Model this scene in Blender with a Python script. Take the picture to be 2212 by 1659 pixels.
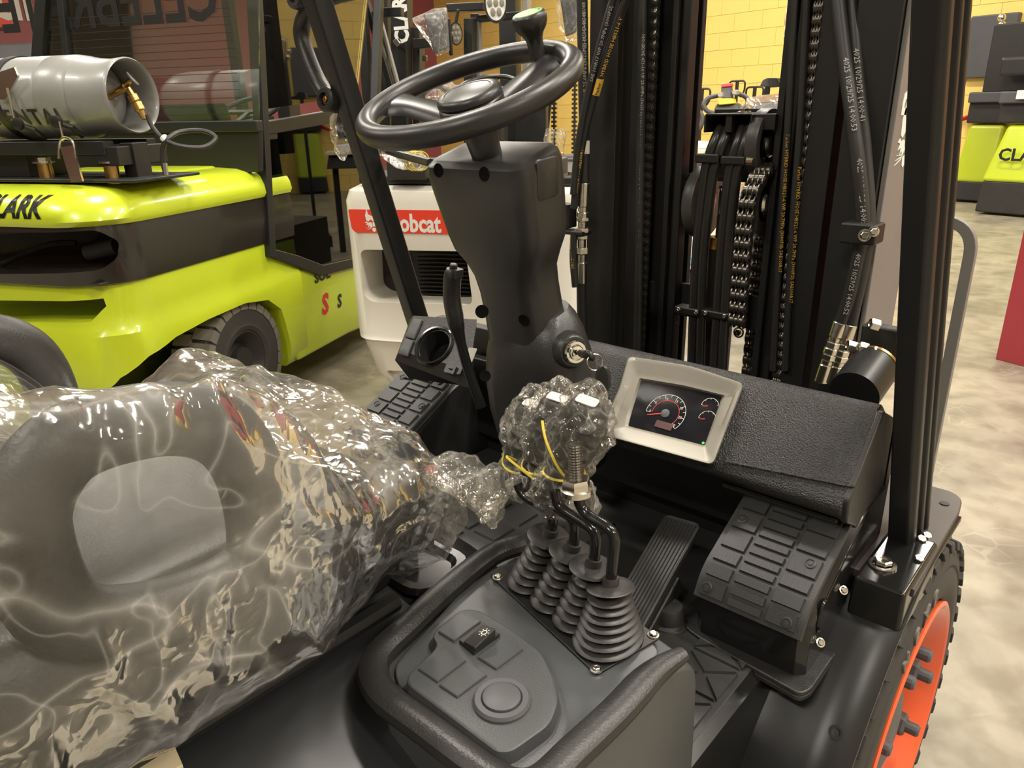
import bpy, math, random
from mathutils import Vector, Matrix, noise
from math import sin, cos, pi, radians
random.seed(7)
SC = bpy.context.scene
COL = SC.collection
for o in list(bpy.data.objects): bpy.data.objects.remove(o)

# ------------------------------------------------------------------ camera
H = 1.40
def _basis():
    p, r, y = radians(20.4), radians(1.2), radians(42.0)
    fh = Vector((-sin(y), cos(y), 0)); rt = Vector((cos(y), sin(y), 0))
    f = fh*cos(p) + Vector((0, 0, -sin(p))); up = rt.cross(f)
    return f, rt*cos(r) - up*sin(r), up*cos(r) + rt*sin(r)
CF, CR, CU = _basis(); CAM = Vector((0, 0, H))
cam_d = bpy.data.cameras.new('camera'); cam = bpy.data.objects.new('camera', cam_d); COL.objects.link(cam)
cam_d.sensor_width = 36; cam_d.lens = 36*1600/2212; cam_d.clip_start = 0.02; cam_d.clip_end = 200
cam.matrix_world = Matrix(((CR.x, CU.x, -CF.x, 0), (CR.y, CU.y, -CF.y, 0), (CR.z, CU.z, -CF.z, H), (0, 0, 0, 1)))
SC.camera = cam
# surveying helpers: sight line through a photo pixel, met with a real plane of the place
def ray(x, y): return (CF*1600 + CR*(x-1106) - CU*(y-829.5)).normalized()
def at(x, y, X=None, Y=None, Z=None, P=None, N=None):
    d = ray(x, y)
    if X is not None: return CAM + d*((X-CAM.x)/d.x)
    if Y is not None: return CAM + d*((Y-CAM.y)/d.y)
    if Z is not None: return CAM + d*((Z-CAM.z)/d.z)
    return CAM + d*((Vector(P)-CAM).dot(N)/d.dot(N))

# ------------------------------------------------------------------ world, lights, exposure
w = bpy.data.worlds.new('world'); SC.world = w; w.use_nodes = True
w.node_tree.nodes['Background'].inputs[0].default_value = (1, .93, .8, 1)
w.node_tree.nodes['Background'].inputs[1].default_value = .10
SC.view_settings.view_transform = 'Standard'; SC.view_settings.look = 'None'
SC.view_settings.exposure = -0.08; SC.view_settings.gamma = 1.0; SC.view_settings.use_curve_mapping = False
def area_light(loc, sx, sy, power, rz=0, color=(1, .94, .84)):
    l = bpy.data.lights.new('high_bay', 'AREA'); l.shape = 'RECTANGLE'; l.size = sx; l.size_y = sy
    l.energy = power; l.color = color
    o = bpy.data.objects.new('high_bay', l); COL.objects.link(o); o.location = loc; o.rotation_euler = (0, 0, rz)
RA = math.atan2(-.184, .983)     # direction of the yellow wall
WU = Vector((.983, -.184, 0)); WV = Vector((-.184, -.983, 0))
LAMPS = [(-6.5, 6.0), (-2.4, 5.2), (1.7, 4.4), (-7.2, 2.2), (-3.1, 1.4), (.9, 1.9), (-7.9, -1.8), (-3.9, -2.6), (.2, -3.4), (-1.6, 9.2), (2.6, 8.4), (-5.7, 10), (-10.4, 6.8), (-9.6, 11), (4.2, -.2), (4.9, 3.8), (-4.9, 13.2), (-.8, 12.6)]  # unseen; some added for the hood highlight and to light the far wall
for lx, ly in LAMPS: area_light((lx, ly, 5.3), 1.25, .32, 165, RA)

# ------------------------------------------------------------------ materials
def mat(name, col, rough=.5, metal=0, bump=None, coat=0, var=0, varscale=8, spec=.5, emit=0, dist=.001, rvar=0):
    m = bpy.data.materials.new(name); m.use_nodes = True; nt = m.node_tree; b = nt.nodes['Principled BSDF']
    b.inputs['Base Color'].default_value = (*col, 1); b.inputs['Roughness'].default_value = rough
    b.inputs['Metallic'].default_value = metal; b.inputs['Coat Weight'].default_value = coat
    b.inputs['Coat Roughness'].default_value = .08; b.inputs['Specular IOR Level'].default_value = spec
    tc = nt.nodes.new('ShaderNodeTexCoord')
    if emit:
        b.inputs['Emission Color'].default_value = (*col, 1); b.inputs['Emission Strength'].default_value = emit
    if bump:
        n = nt.nodes.new('ShaderNodeTexNoise'); n.inputs['Scale'].default_value = bump[0]; n.inputs['Detail'].default_value = 2
        bp = nt.nodes.new('ShaderNodeBump'); bp.inputs['Strength'].default_value = bump[1]; bp.inputs['Distance'].default_value = dist
        nt.links.new(tc.outputs['Object'], n.inputs['Vector']); nt.links.new(n.outputs[0], bp.inputs['Height'])
        nt.links.new(bp.outputs[0], b.inputs['Normal'])
    if var or rvar:
        n = nt.nodes.new('ShaderNodeTexNoise'); n.inputs['Scale'].default_value = varscale; n.inputs['Detail'].default_value = 5
        nt.links.new(tc.outputs['Object'], n.inputs['Vector'])
        if var:
            r = nt.nodes.new('ShaderNodeMix'); r.data_type = 'RGBA'
            r.inputs[6].default_value = (*[c*(1-var) for c in col], 1); r.inputs[7].default_value = (*[min(1, c*(1+var)) for c in col], 1)
            nt.links.new(n.outputs[0], r.inputs[0]); nt.links.new(r.outputs[2], b.inputs['Base Color'])
        if rvar:
            mr = nt.nodes.new('ShaderNodeMapRange'); mr.inputs[3].default_value = max(.02, rough-rvar); mr.inputs[4].default_value = rough+rvar
            nt.links.new(n.outputs[0], mr.inputs[0]); nt.links.new(mr.outputs[0], b.inputs['Roughness'])
    return m
M = {}
M['plastic'] = mat('grained black plastic', (.020, .019, .0185), .38, bump=(420, .4), var=.15, varscale=30)
M['plastic_smooth'] = mat('smooth charcoal plastic', (.021, .020, .019), .36, bump=(900, .12), var=.1, varscale=20)
M['leather'] = mat('leather grain plastic', (.020, .0195, .019), .33, bump=(430, 1.0), dist=.003, var=.15)
M['console'] = mat('dark grey console plastic', (.054, .057, .059), .42, bump=(700, .3), var=.08)
M['console_flat'] = mat('flat grey insert', (.058, .062, .064), .30, bump=(900, .06), var=.05)
M['black_paint'] = mat('black satin paint', (.012, .012, .0125), .36, bump=(60, .04), var=.2, spec=.4)
M['black_gloss'] = mat('black gloss paint', (.010, .010, .010), .16, bump=(40, .05), var=.2)
M['mast_paint'] = mat('mast black paint', (.012, .0118, .0115), .45, bump=(200, .06), var=.25)
M['hood_paint'] = mat('hood satin black', (.024, .025, .027), .33, bump=(1500, .05), var=.1)
M['rubber'] = mat('black rubber', (.020, .019, .018), .52, bump=(500, .15), var=.25)
M['boot_rubber'] = mat('gaiter rubber', (.028, .026, .0245), .42, bump=(600, .1), var=.2)
M['tyre'] = mat('tyre rubber', (.036, .033, .030), .72, bump=(120, .3), var=.3)
M['tyre_dusty'] = mat('dusty tyre rubber', (.16, .14, .12), .8, bump=(90, .4), var=.35, varscale=25)
M['mat_rubber'] = mat('floor mat rubber', (.030, .030, .030), .46, bump=(500, .3), var=.2)
M['hose'] = mat('hose rubber', (.022, .021, .020), .44, bump=(700, .2), var=.2)
M['disc_paint'] = mat('lit grey sheave paint', (.055, .052, .048), .4, bump=(200, .08), var=.25)  # grey lighter than the mast paint, for light on the sheave faces
M['hose_shiny'] = mat('shiny hose rubber', (.022, .021, .020), .30, bump=(700, .1), var=.2)
M['chain'] = mat('oiled chain steel', (.13, .118, .10), .32, .85, bump=(150, .2), var=.3)
M['silver'] = mat('silver bezel', (.26, .24, .20), .42, .25, bump=(800, .05), var=.04)
M['zinc'] = mat('zinc plated steel', (.72, .69, .62), .22, 1, bump=(120, .15), var=.12)
M['chrome'] = mat('chrome', (.78, .77, .74), .08, 1, var=.05)
M['brass'] = mat('brass', (.62, .40, .14), .28, 1, var=.15)
M['orange'] = mat('orange rim paint', (.80, .105, .028), .30, coat=.4, bump=(60, .05), var=.06)
M['lime'] = mat('lime green paint', (.50, .60, .022), .28, coat=.5, bump=(30, .02), var=.03)
M['white_paint'] = mat('white counterweight paint', (.68, .65, .57), .34, coat=.3, bump=(50, .08), var=.05)
M['red_sticker'] = mat('red decal', (.78, .055, .025), .4, var=.03)
M['white_ink'] = mat('white lettering', (.80, .79, .74), .5, var=.03)
M['grey_ink'] = mat('faded grey lettering', (.42, .41, .38), .6, var=.1)
M['yellow_ink'] = mat('yellow lettering', (.72, .42, .05), .5, var=.1)
M['black_ink'] = mat('black lettering', (.012, .012, .012), .45, var=.1)
M['red_ink'] = mat('red lettering', (.62, .02, .03), .4, var=.05)
M['tank'] = mat('grey tank paint', (.25, .25, .24), .34, coat=.2, bump=(40, .06), var=.06)
M['green'] = mat('green sticker', (.13, .52, .05), .45, var=.05)
M['band'] = mat('brown black band', (.020, .017, .014), .26, coat=.4, var=.2)
M['dark'] = mat('dark machinery', (.022, .020, .019), .5, bump=(80, .2), var=.4)
M['grey_mast'] = mat('grey satin steel', (.20, .19, .175), .42, bump=(200, .05), var=.1)
M['screen'] = mat('dark display', (.012, .011, .014), .10, var=.2, varscale=30)
M['dial'] = mat('dial marks', (.60, .58, .54), .5, emit=.12)
M['needle'] = mat('red needle', (.75, .05, .03), .5, emit=.25)
M['led_green'] = mat('green pilot light', (.05, .5, .05), .5, emit=.5)
M['plate'] = mat('brown black plate paint', (.045, .037, .034), .42, bump=(300, .08), var=.25)
M['hole_shade'] = mat('painted screw hole shade', (.002, .002, .002), .8, var=.1, spec=.1)  # near black flat disc, stands in for shade inside the screw holes
M['lcd'] = mat('lcd strip', (.10, .05, .05), .3, emit=.2)
M['tie'] = mat('yellow plastic tie', (.78, .60, .07), .45, var=.1)
M['wood'] = mat('pale plywood', (.72, .60, .40), .6, bump=(40, .2), var=.12, varscale=14)
M['cream'] = mat('cream painted steel', (.66, .56, .36), .5, var=.08)
M['dk_grey'] = mat('slate grey plastic', (.075, .075, .080), .5, bump=(300, .1), var=.1)
M['seat_vinyl'] = mat('seat vinyl', (.022, .021, .020), .45, bump=(350, .3), var=.2)
M['card'] = mat('kraft cardboard', (.36, .21, .075), .75, bump=(80, .2), var=.1)
M['yellow_paint'] = mat('yellow cover paint', (.80, .56, .03), .4, var=.05)
def mix_film(name, haze=.06, rough=.09, sc=1.0, bump=.35, crease=.55, gl=.05, stretch=(1, .4, .8)):
    # clear polythene: transparent, glossy on its facets, milky along its creases
    m = bpy.data.materials.new(name); m.use_nodes = True; nt = m.node_tree; nt.nodes.clear(); L = nt.links.new; N = nt.nodes.new
    out = N('ShaderNodeOutputMaterial'); tc = N('ShaderNodeTexCoord')
    def math_(op, a, b=None, clamp=False):
        q = N('ShaderNodeMath'); q.operation = op; q.use_clamp = clamp
        for k, v in enumerate((a, b)):
            if v is None: continue
            if isinstance(v, (int, float)): q.inputs[k].default_value = v
            else: L(v, q.inputs[k])
        return q.outputs[0]
    def ridged(scale, st, dist=.6, rot=0):
        mp = N('ShaderNodeMapping'); mp.inputs['Scale'].default_value = st; mp.inputs['Rotation'].default_value = (rot, rot*.7, rot); L(tc.outputs['Object'], mp.inputs[0])
        n = N('ShaderNodeTexNoise'); n.inputs['Scale'].default_value = scale; n.inputs['Detail'].default_value = 1.2; n.inputs['Distortion'].default_value = dist*.3; L(mp.outputs[0], n.inputs['Vector'])
        return math_('SUBTRACT', 1, math_('MULTIPLY', math_('ABSOLUTE', math_('SUBTRACT', n.outputs[0], .5)), 7), True)
    r1 = ridged(13*sc, stretch); r2 = ridged(24*sc, (stretch[1], 1, stretch[2]), 1.0, .6); r3 = ridged(60*sc, (1, 1, 1), 1.2, .3)
    hgt = math_('ADD', math_('ADD', math_('MULTIPLY', r1, 1.0), math_('MULTIPLY', r2, .6)), math_('MULTIPLY', r3, .25))
    bp = N('ShaderNodeBump'); bp.inputs['Strength'].default_value = bump; bp.inputs['Distance'].default_value = .006; L(hgt, bp.inputs['Height'])
    cre = math_('MULTIPLY', math_('ADD', math_('POWER', r1, 14), math_('MULTIPLY', math_('POWER', r2, 12), .7)), crease)
    nh = N('ShaderNodeTexNoise'); nh.inputs['Scale'].default_value = 5; nh.inputs['Detail'].default_value = 3; L(tc.outputs['Object'], nh.inputs['Vector'])
    mh = N('ShaderNodeMapRange'); mh.inputs[1].default_value = .38; mh.inputs[2].default_value = .66; mh.inputs[3].default_value = haze*.15; mh.inputs[4].default_value = haze*2.2; L(nh.outputs[0], mh.inputs[0])
    hz = math_('ADD', mh.outputs[0], math_('MULTIPLY', cre, math_('ADD', mh.outputs[0], .35)), True)
    tr = N('ShaderNodeBsdfTransparent'); tr.inputs[0].default_value = (1, .995, .985, 1)
    gs = N('ShaderNodeBsdfGlossy'); gs.inputs['Roughness'].default_value = rough; gs.inputs[0].default_value = (1, .98, .95, 1); L(bp.outputs[0], gs.inputs['Normal'])
    df = N('ShaderNodeBsdfDiffuse'); df.inputs[0].default_value = (.82, .80, .76, 1); tl = N('ShaderNodeBsdfTranslucent'); tl.inputs[0].default_value = (.82, .80, .76, 1); md = N('ShaderNodeMixShader'); md.inputs[0].default_value = .4; L(df.outputs[0], md.inputs[1]); L(tl.outputs[0], md.inputs[2])
    fr = N('ShaderNodeFresnel'); fr.inputs[0].default_value = 1.42; L(bp.outputs[0], fr.inputs['Normal'])
    mg = math_('ADD', math_('MULTIPLY', fr.outputs[0], .5), gl, True)
    m1 = N('ShaderNodeMixShader'); m2 = N('ShaderNodeMixShader'); L(hz, m1.inputs[0]); L(tr.outputs[0], m1.inputs[1]); L(md.outputs[0], m1.inputs[2])
    L(mg, m2.inputs[0]); L(m1.outputs[0], m2.inputs[1]); L(gs.outputs[0], m2.inputs[2]); L(m2.outputs[0], out.inputs[0])
    return m
M['film'] = mix_film('clear crinkled film', .075, .10, .8, .20, .75, .02)
M['bag'] = mix_film('clear plastic bag', .05, .08, 2.0, .40, .8, .03, (1, .8, .6))
M['stretch'] = mix_film('stretch wrap', .10, .15, .35, .5)
def glass_mat(name, tint=(.86, .93, .88), gl=.05):
    m = bpy.data.materials.new(name); m.use_nodes = True; nt = m.node_tree; nt.nodes.clear(); L = nt.links.new; N = nt.nodes.new
    out = N('ShaderNodeOutputMaterial'); tr = N('ShaderNodeBsdfTransparent'); tr.inputs[0].default_value = (*tint, 1)
    gs = N('ShaderNodeBsdfGlossy'); gs.inputs['Roughness'].default_value = .02; fr = N('ShaderNodeFresnel'); fr.inputs[0].default_value = 1.5
    ad = N('ShaderNodeMath'); ad.operation = 'ADD'; ad.inputs[1].default_value = gl; L(fr.outputs[0], ad.inputs[0])
    mx = N('ShaderNodeMixShader'); L(ad.outputs[0], mx.inputs[0]); L(tr.outputs[0], mx.inputs[1]); L(gs.outputs[0], mx.inputs[2]); L(mx.outputs[0], out.inputs[0])
    return m
M['glass'] = glass_mat('cab glass', gl=.14)
M['glass_dark'] = glass_mat('dark tinted cab glass', (.25, .27, .26), gl=.06)

# ------------------------------------------------------------------ mesh helpers
def frame(o, x, y):
    x = Vector(x).normalized(); z = x.cross(Vector(y)).normalized(); y = z.cross(x); o = Vector(o)
    return Matrix(((x.x, y.x, z.x, o.x), (x.y, y.y, z.y, o.y), (x.z, y.z, z.z, o.z), (0, 0, 0, 1)))
def zframe(o, z, xh=(1, 0, 0)):
    z = Vector(z).normalized(); x = Vector(xh); x = (x - z*x.dot(z))
    if x.length < 1e-4: x = Vector((0, 1, 0)) - z*z.y
    x.normalize(); return frame(o, x, z.cross(x))
I4 = Matrix.Identity(4)
def cr(pts, k=6, closed=False):
    pts = [Vector(p) for p in pts]; n = len(pts); out = []
    for i in range(n if closed else n-1):
        if closed: a, b, c, d = pts[i-1], pts[i], pts[(i+1) % n], pts[(i+2) % n]
        else: a, b, c, d = pts[max(i-1, 0)], pts[i], pts[i+1], pts[min(i+2, n-1)]
        for j in range(k):
            t = j/k
            out.append(.5*((2*b) + (c-a)*t + (2*a-5*b+4*c-d)*t*t + (3*b-a-3*c+d)*t*t*t))
    if not closed: out.append(pts[-1])
    return out
def rrect(w, h, r, n=4, cx=0, cy=0):
    r = min(r, w/2-1e-4, h/2-1e-4); out = []
    for sx, sy, a0 in ((1, 1, 0), (-1, 1, 90), (-1, -1, 180), (1, -1, 270)):
        for i in range(n+1):
            a = radians(a0 + 90*i/n); out.append((cx + sx*(w/2-r) + r*cos(a), cy + sy*(h/2-r) + r*sin(a)))
    return out
def roundpoly(p, r, n=4):
    out = []; m = len(p); rs = r if isinstance(r, (list, tuple)) else [r]*m
    for i in range(m):
        a, b, c = Vector(p[i-1]), Vector(p[i]), Vector(p[(i+1) % m]); u = (a-b); v = (c-b)
        d = min(rs[i], u.length*.48, v.length*.48); u.normalize(); v.normalize(); s = b+u*d; e = b+v*d
        if rs[i] <= 0: out.append(tuple(b)); continue
        for k in range(n+1):
            t = k/n; out.append(tuple((1-t)**2*s + 2*t*(1-t)*b + t*t*e))
    return out
class MB:
    def __init__(s, T=I4): s.v = []; s.f = []; s.T = T
    def add(s, vs, fs, T=None):
        T = s.T @ T if T is not None else s.T; o = len(s.v)
        s.v += [tuple(T @ Vector(p)) for p in vs]; s.f += [[i+o for i in f] for f in fs]; return s
    def box(s, c, d, T=None):
        x, y, z = c; a, b, e = d[0]/2, d[1]/2, d[2]/2
        vs = [(x+i*a, y+j*b, z+k*e) for i in (-1, 1) for j in (-1, 1) for k in (-1, 1)]
        return s.add(vs, [(0, 1, 3, 2), (4, 6, 7, 5), (0, 4, 5, 1), (2, 3, 7, 6), (0, 2, 6, 4), (1, 5, 7, 3)], T)
    def hexa(s, v, T=None):      # 8 corners: bottom loop 4, top loop 4
        return s.add(v, [(3, 2, 1, 0), (4, 5, 6, 7), (0, 1, 5, 4), (1, 2, 6, 5), (2, 3, 7, 6), (3, 0, 4, 7)], T)
    def prism(s, poly, z0, z1, T=None):
        n = len(poly); vs = [(p[0], p[1], z0) for p in poly] + [(p[0], p[1], z1) for p in poly]
        return s.add(vs, [list(range(n))[::-1], list(range(n, 2*n))] + [(i, (i+1) % n, n+(i+1) % n, n+i) for i in range(n)], T)
    def ext(s, pts, off):        # polygon of 3-D points pushed along an offset
        n = len(pts); off = Vector(off); vs = [tuple(p) for p in pts] + [tuple(Vector(p)+off) for p in pts]
        return s.add(vs, [list(range(n))[::-1], list(range(n, 2*n))] + [(i, (i+1) % n, n+(i+1) % n, n+i) for i in range(n)])
    def loft(s, rings, caps=(1, 1), closed=True, T=None, loop=False):
        n = len(rings[0]); vs = [tuple(p) for r in rings for p in r]; fs = []; R = len(rings)
        for k in range(R if loop else R-1):
            k2 = (k+1) % R
            for i in range(n if closed else n-1):
                j = (i+1) % n; fs.append((k*n+i, k*n+j, k2*n+j, k2*n+i))
        if closed and not loop:
            if caps[0]: fs.append(list(range(n))[::-1])
            if caps[1]: fs.append(list(range((R-1)*n, R*n)))
        return s.add(vs, fs, T)
    def lathe(s, prof, n=24, T=None, a0=0, a1=2*pi, cap=0):
        full = abs(a1-a0-2*pi) < 1e-6; m = n if full else n+1
        rings = [[(r*cos(a0+(a1-a0)*i/n), r*sin(a0+(a1-a0)*i/n), z) for i in range(m)] for r, z in prof]
        return s.loft(rings, (cap and prof[0][0] > 1e-5, cap and prof[-1][0] > 1e-5), full, T)
    def cyl(s, a, b, r, n=16, r2=None):
        a = Vector(a); b = Vector(b); T = zframe(a, b-a); return s.lathe([(r, 0), (r if r2 is None else r2, (b-a).length)], n, T, cap=1)
    def hexn(s, a, b, r): return s.cyl(a, b, r, 6)
    def sph(s, c, r, n=12, T=None, sc=(1, 1, 1)):
        prof = [(max(1e-6, r*sin(pi*i/(n//2))), -r*cos(pi*i/(n//2))) for i in range(n//2+1)]
        T0 = Matrix.Translation(c) @ Matrix.Diagonal((*sc, 1)); return s.lathe(prof, n, T @ T0 if T is not None else T0)
    def tube(s, pts, r, n=10, closed=False, flat=1.0, up=None, prof=None):
        pts = [Vector(p) for p in pts]; m = len(pts); rings = []; ref = None
        for i in range(m):
            if closed: t = pts[(i+1) % m]-pts[i-1]
            else: t = pts[min(i+1, m-1)]-pts[max(i-1, 0)]
            t.normalize()
            if ref is None:
                ref = Vector(up) if up else (Vector((0, 0, 1)) if abs(t.z) < .9 else Vector((1, 0, 0)))
            x = ref - t*ref.dot(t)
            if x.length < 1e-5: x = t.orthogonal()
            x.normalize(); ref = x; y = t.cross(x); rr = r[i] if isinstance(r, (list, tuple)) else r
            if prof: rings.append([tuple(pts[i]+x*p[0]*rr+y*p[1]*rr) for p in prof])
            else: rings.append([tuple(pts[i]+x*rr*cos(2*pi*k/n)*flat+y*rr*sin(2*pi*k/n)) for k in range(n)])
        return s.loft(rings, (1, 1), True, None, closed)
    def grid(s, fn, nu, nv, T=None):
        vs = [tuple(fn(i/nu, j/nv)) for j in range(nv+1) for i in range(nu+1)]
        return s.add(vs, [(j*(nu+1)+i, j*(nu+1)+i+1, (j+1)*(nu+1)+i+1, (j+1)*(nu+1)+i) for j in range(nv) for i in range(nu)], T)
    def mesh(s, name):
        me = bpy.data.meshes.new(name); me.from_pydata(s.v, [], s.f); me.update(); return me
    def build(s, name, m, parent=None, bev=0, seg=2, ang=32, sub=0, solid=0, smooth=True, fix=True):
        return link(s.mesh(name), name, m, parent, bev, seg, ang, sub, solid, smooth, fix)
def link(me, name, m, parent=None, bev=0, seg=2, ang=32, sub=0, solid=0, smooth=True, fix=True):
    import bmesh
    if fix:
        b = bmesh.new(); b.from_mesh(me); bmesh.ops.remove_doubles(b, verts=b.verts, dist=1e-6); bmesh.ops.recalc_face_normals(b, faces=b.faces); b.to_mesh(me); b.free()
    me.materials.append(M[m] if isinstance(m, str) else m)
    o = bpy.data.objects.new(name, me); COL.objects.link(o)
    if smooth:
        me.shade_smooth()
        if not bev: me.set_sharp_from_angle(angle=radians(ang))
    if solid:
        d = o.modifiers.new('thick', 'SOLIDIFY'); d.thickness = solid; d.offset = 0
    if bev:
        d = o.modifiers.new('bevel', 'BEVEL'); d.width = bev; d.segments = seg; d.limit_method = 'ANGLE'; d.angle_limit = radians(ang); d.harden_normals = True
        d.miter_outer = 'MITER_ARC'
    if sub:
        d = o.modifiers.new('sub', 'SUBSURF'); d.levels = sub; d.render_levels = sub
    if parent is not None: par(o, parent)
    return o
ROOTS = {}
def par(o, p):
    o.parent = p
    if p.name in ROOTS: o.matrix_parent_inverse = ROOTS[p.name].inverted()
def tag(o, label=None, cat=None, group=None, kind=None):
    if label: o['label'] = label
    if cat: o['category'] = cat
    if group: o['group'] = group
    if kind: o['kind'] = kind
    return o
def thing(name, label, cat, loc=(0, 0, 0), group=None):
    o = bpy.data.objects.new(name, None); COL.objects.link(o); o.location = loc; o.empty_display_size = .1
    ROOTS[o.name] = Matrix.Translation(loc); return tag(o, label, cat, group)
def boolean(o, cutters, op='DIFFERENCE'):
    import bmesh
    for c in cutters:
        me = c.mesh('cut'); b = bmesh.new(); b.from_mesh(me); bmesh.ops.recalc_face_normals(b, faces=b.faces); b.to_mesh(me); b.free()
        co = bpy.data.objects.new('cut', me); COL.objects.link(co)
        m = o.modifiers.new('b', 'BOOLEAN'); m.object = co; m.operation = op; m.solver = 'EXACT'
        mods = [x for x in o.modifiers if x.name != 'b']; st = [x.show_viewport for x in mods]
        for x in mods: x.show_viewport = False
        dg = bpy.context.evaluated_depsgraph_get(); dg.update(); me2 = bpy.data.meshes.new_from_object(o.evaluated_get(dg))
        for x, y in zip(mods, st): x.show_viewport = y
        o.modifiers.remove(m); bpy.data.objects.remove(co); o.data = me2
    o.data.shade_smooth()
    if not any(x.type == 'BEVEL' for x in o.modifiers): o.data.set_sharp_from_angle(angle=radians(32))
    return o
def text(s, size, T, m, name='lettering', parent=None, shear=0, off=0, align='LEFT', depth=.0008, sx=1, spacing=1, res=2):
    c = bpy.data.curves.new('t', 'FONT'); c.body = s; c.size = size; c.shear = shear; c.offset = off; c.align_x = align
    c.extrude = depth/2; c.space_character = spacing; c.resolution_u = res
    o = bpy.data.objects.new('t', c); COL.objects.link(o); dg = bpy.context.evaluated_depsgraph_get(); dg.update()
    me = bpy.data.meshes.new_from_object(o.evaluated_get(dg)); bpy.data.objects.remove(o)
    me.transform(T @ Matrix.Diagonal((sx, 1, 1, 1))); me.name = name; me.materials.clear()
    return link(me, name, m, parent, smooth=False, fix=False)
def refine(me, L_, passes=4):
    import bmesh
    b = bmesh.new(); b.from_mesh(me); bmesh.ops.triangulate(b, faces=b.faces)
    for _ in range(passes):
        e = [x for x in b.edges if x.calc_length() > L_]
        if not e: break
        bmesh.ops.subdivide_edges(b, edges=e, cuts=1, use_grid_fill=False); bmesh.ops.triangulate(b, faces=b.faces)
    b.to_mesh(me); b.free()
def noisy(p, s, a): return Vector(p) + noise.noise_vector(Vector(p)*s)*a

# ------------------------------------------------------------------ setting
def block_wall():
    pass
KC = at(945, 150, P=ray(1600, 150)*(13.3/ray(1600, 150).dot(CF))+CAM, N=WV)    # corner of yellow and maroon walls
KC = Vector((KC.x, KC.y, 0)); HT = 6.0
def W(u, v, z): return KC + WU*u + WV*v + Vector((0, 0, z))
def concrete():
    m = bpy.data.materials.new('polished concrete'); m.use_nodes = True; nt = m.node_tree; b = nt.nodes['Principled BSDF']; N = nt.nodes.new; L = nt.links.new
    tc = N('ShaderNodeTexCoord'); n1 = N('ShaderNodeTexNoise'); n1.inputs['Scale'].default_value = 2.2; n1.inputs['Detail'].default_value = 8; n1.inputs['Distortion'].default_value = .8
    n2 = N('ShaderNodeTexNoise'); n2.inputs['Scale'].default_value = 9; n2.inputs['Detail'].default_value = 6
    L(tc.outputs['Object'], n1.inputs['Vector']); L(tc.outputs['Object'], n2.inputs['Vector'])
    r1 = N('ShaderNodeValToRGB'); r1.color_ramp.elements[0].position = .30; r1.color_ramp.elements[0].color = (.20, .18, .135, 1); r1.color_ramp.elements[1].position = .62; r1.color_ramp.elements[1].color = (.34, .305, .235, 1)
    L(n1.outputs[0], r1.inputs[0])
    r2 = N('ShaderNodeValToRGB'); r2.color_ramp.elements[0].position = .36; r2.color_ramp.elements[0].color = (.72, .70, .66, 1); r2.color_ramp.elements[1].position = .56; r2.color_ramp.elements[1].color = (1, 1, 1, 1)
    L(n2.outputs[0], r2.inputs[0])
    mx = N('ShaderNodeMix'); mx.data_type = 'RGBA'; mx.blend_type = 'MULTIPLY'; mx.inputs[0].default_value = .8; L(r1.outputs[0], mx.inputs[6]); L(r2.outputs[0], mx.inputs[7])
    # worn tread prints: a cellular pattern that shows only in scattered patches
    vo = N('ShaderNodeTexVoronoi'); vo.feature = 'DISTANCE_TO_EDGE'; vo.inputs['Scale'].default_value = 13; L(tc.outputs['Object'], vo.inputs['Vector'])
    rv = N('ShaderNodeValToRGB'); rv.color_ramp.elements[0].position = .04; rv.color_ramp.elements[1].position = .07; L(vo.outputs[0], rv.inputs[0])
    n3 = N('ShaderNodeTexNoise'); n3.inputs['Scale'].default_value = 2.6; n3.inputs['Detail'].default_value = 2; L(tc.outputs['Object'], n3.inputs['Vector'])
    r3 = N('ShaderNodeValToRGB'); r3.color_ramp.elements[0].position = .57; r3.color_ramp.elements[1].position = .64; L(n3.outputs[0], r3.inputs[0])
    mm = N('ShaderNodeMath'); mm.operation = 'MULTIPLY'; L(rv.outputs[0], mm.inputs[0]); L(r3.outputs[0], mm.inputs[1])
    m3 = N('ShaderNodeMath'); m3.operation = 'MULTIPLY'; m3.inputs[1].default_value = .38; L(mm.outputs[0], m3.inputs[0])
    mx2 = N('ShaderNodeMix'); mx2.data_type = 'RGBA'; L(m3.outputs[0], mx2.inputs[0]); L(mx.outputs[2], mx2.inputs[6]); mx2.inputs[7].default_value = (.13, .11, .08, 1)
    L(mx2.outputs[2], b.inputs['Base Color']); b.inputs['Roughness'].default_value = .38
    bp = N('ShaderNodeBump'); bp.inputs['Strength'].default_value = .1; bp.inputs['Distance'].default_value = .002; L(n2.outputs[0], bp.inputs['Height']); L(bp.outputs[0], b.inputs['Normal'])
    return m
M['concrete'] = concrete()
M['yellow_wall'] = mat('yellow block paint', (.90, .65, .18), .5, bump=(30, .3), var=.05, varscale=3)
M['yellow_joint'] = mat('yellow painted mortar', (.80, .56, .14), .65, bump=(60, .3), var=.1)
M['maroon'] = mat('maroon wall paint', (.30, .075, .085), .5, bump=(25, .15), var=.08)
M['maroon_panel'] = mat('maroon panel', (.33, .035, .045), .45, bump=(25, .1), var=.05)
M['ceiling'] = mat('pale ceiling', (.62, .60, .55), .8, bump=(8, .2), var=.06)
M['cream_wall'] = mat('cream wall paint', (.62, .57, .46), .7, bump=(25, .2), var=.06)
M['lamp'] = mat('lamp diffuser', (1, .93, .8), .5, emit=14)
DX, DY = 26.0, 29.0
tag(MB().add([W(0, 0, 0), W(DX, 0, 0), W(DX, DY, 0), W(0, DY, 0)], [(0, 3, 2, 1)]).build('floor', 'concrete', fix=False), kind='structure')
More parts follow.
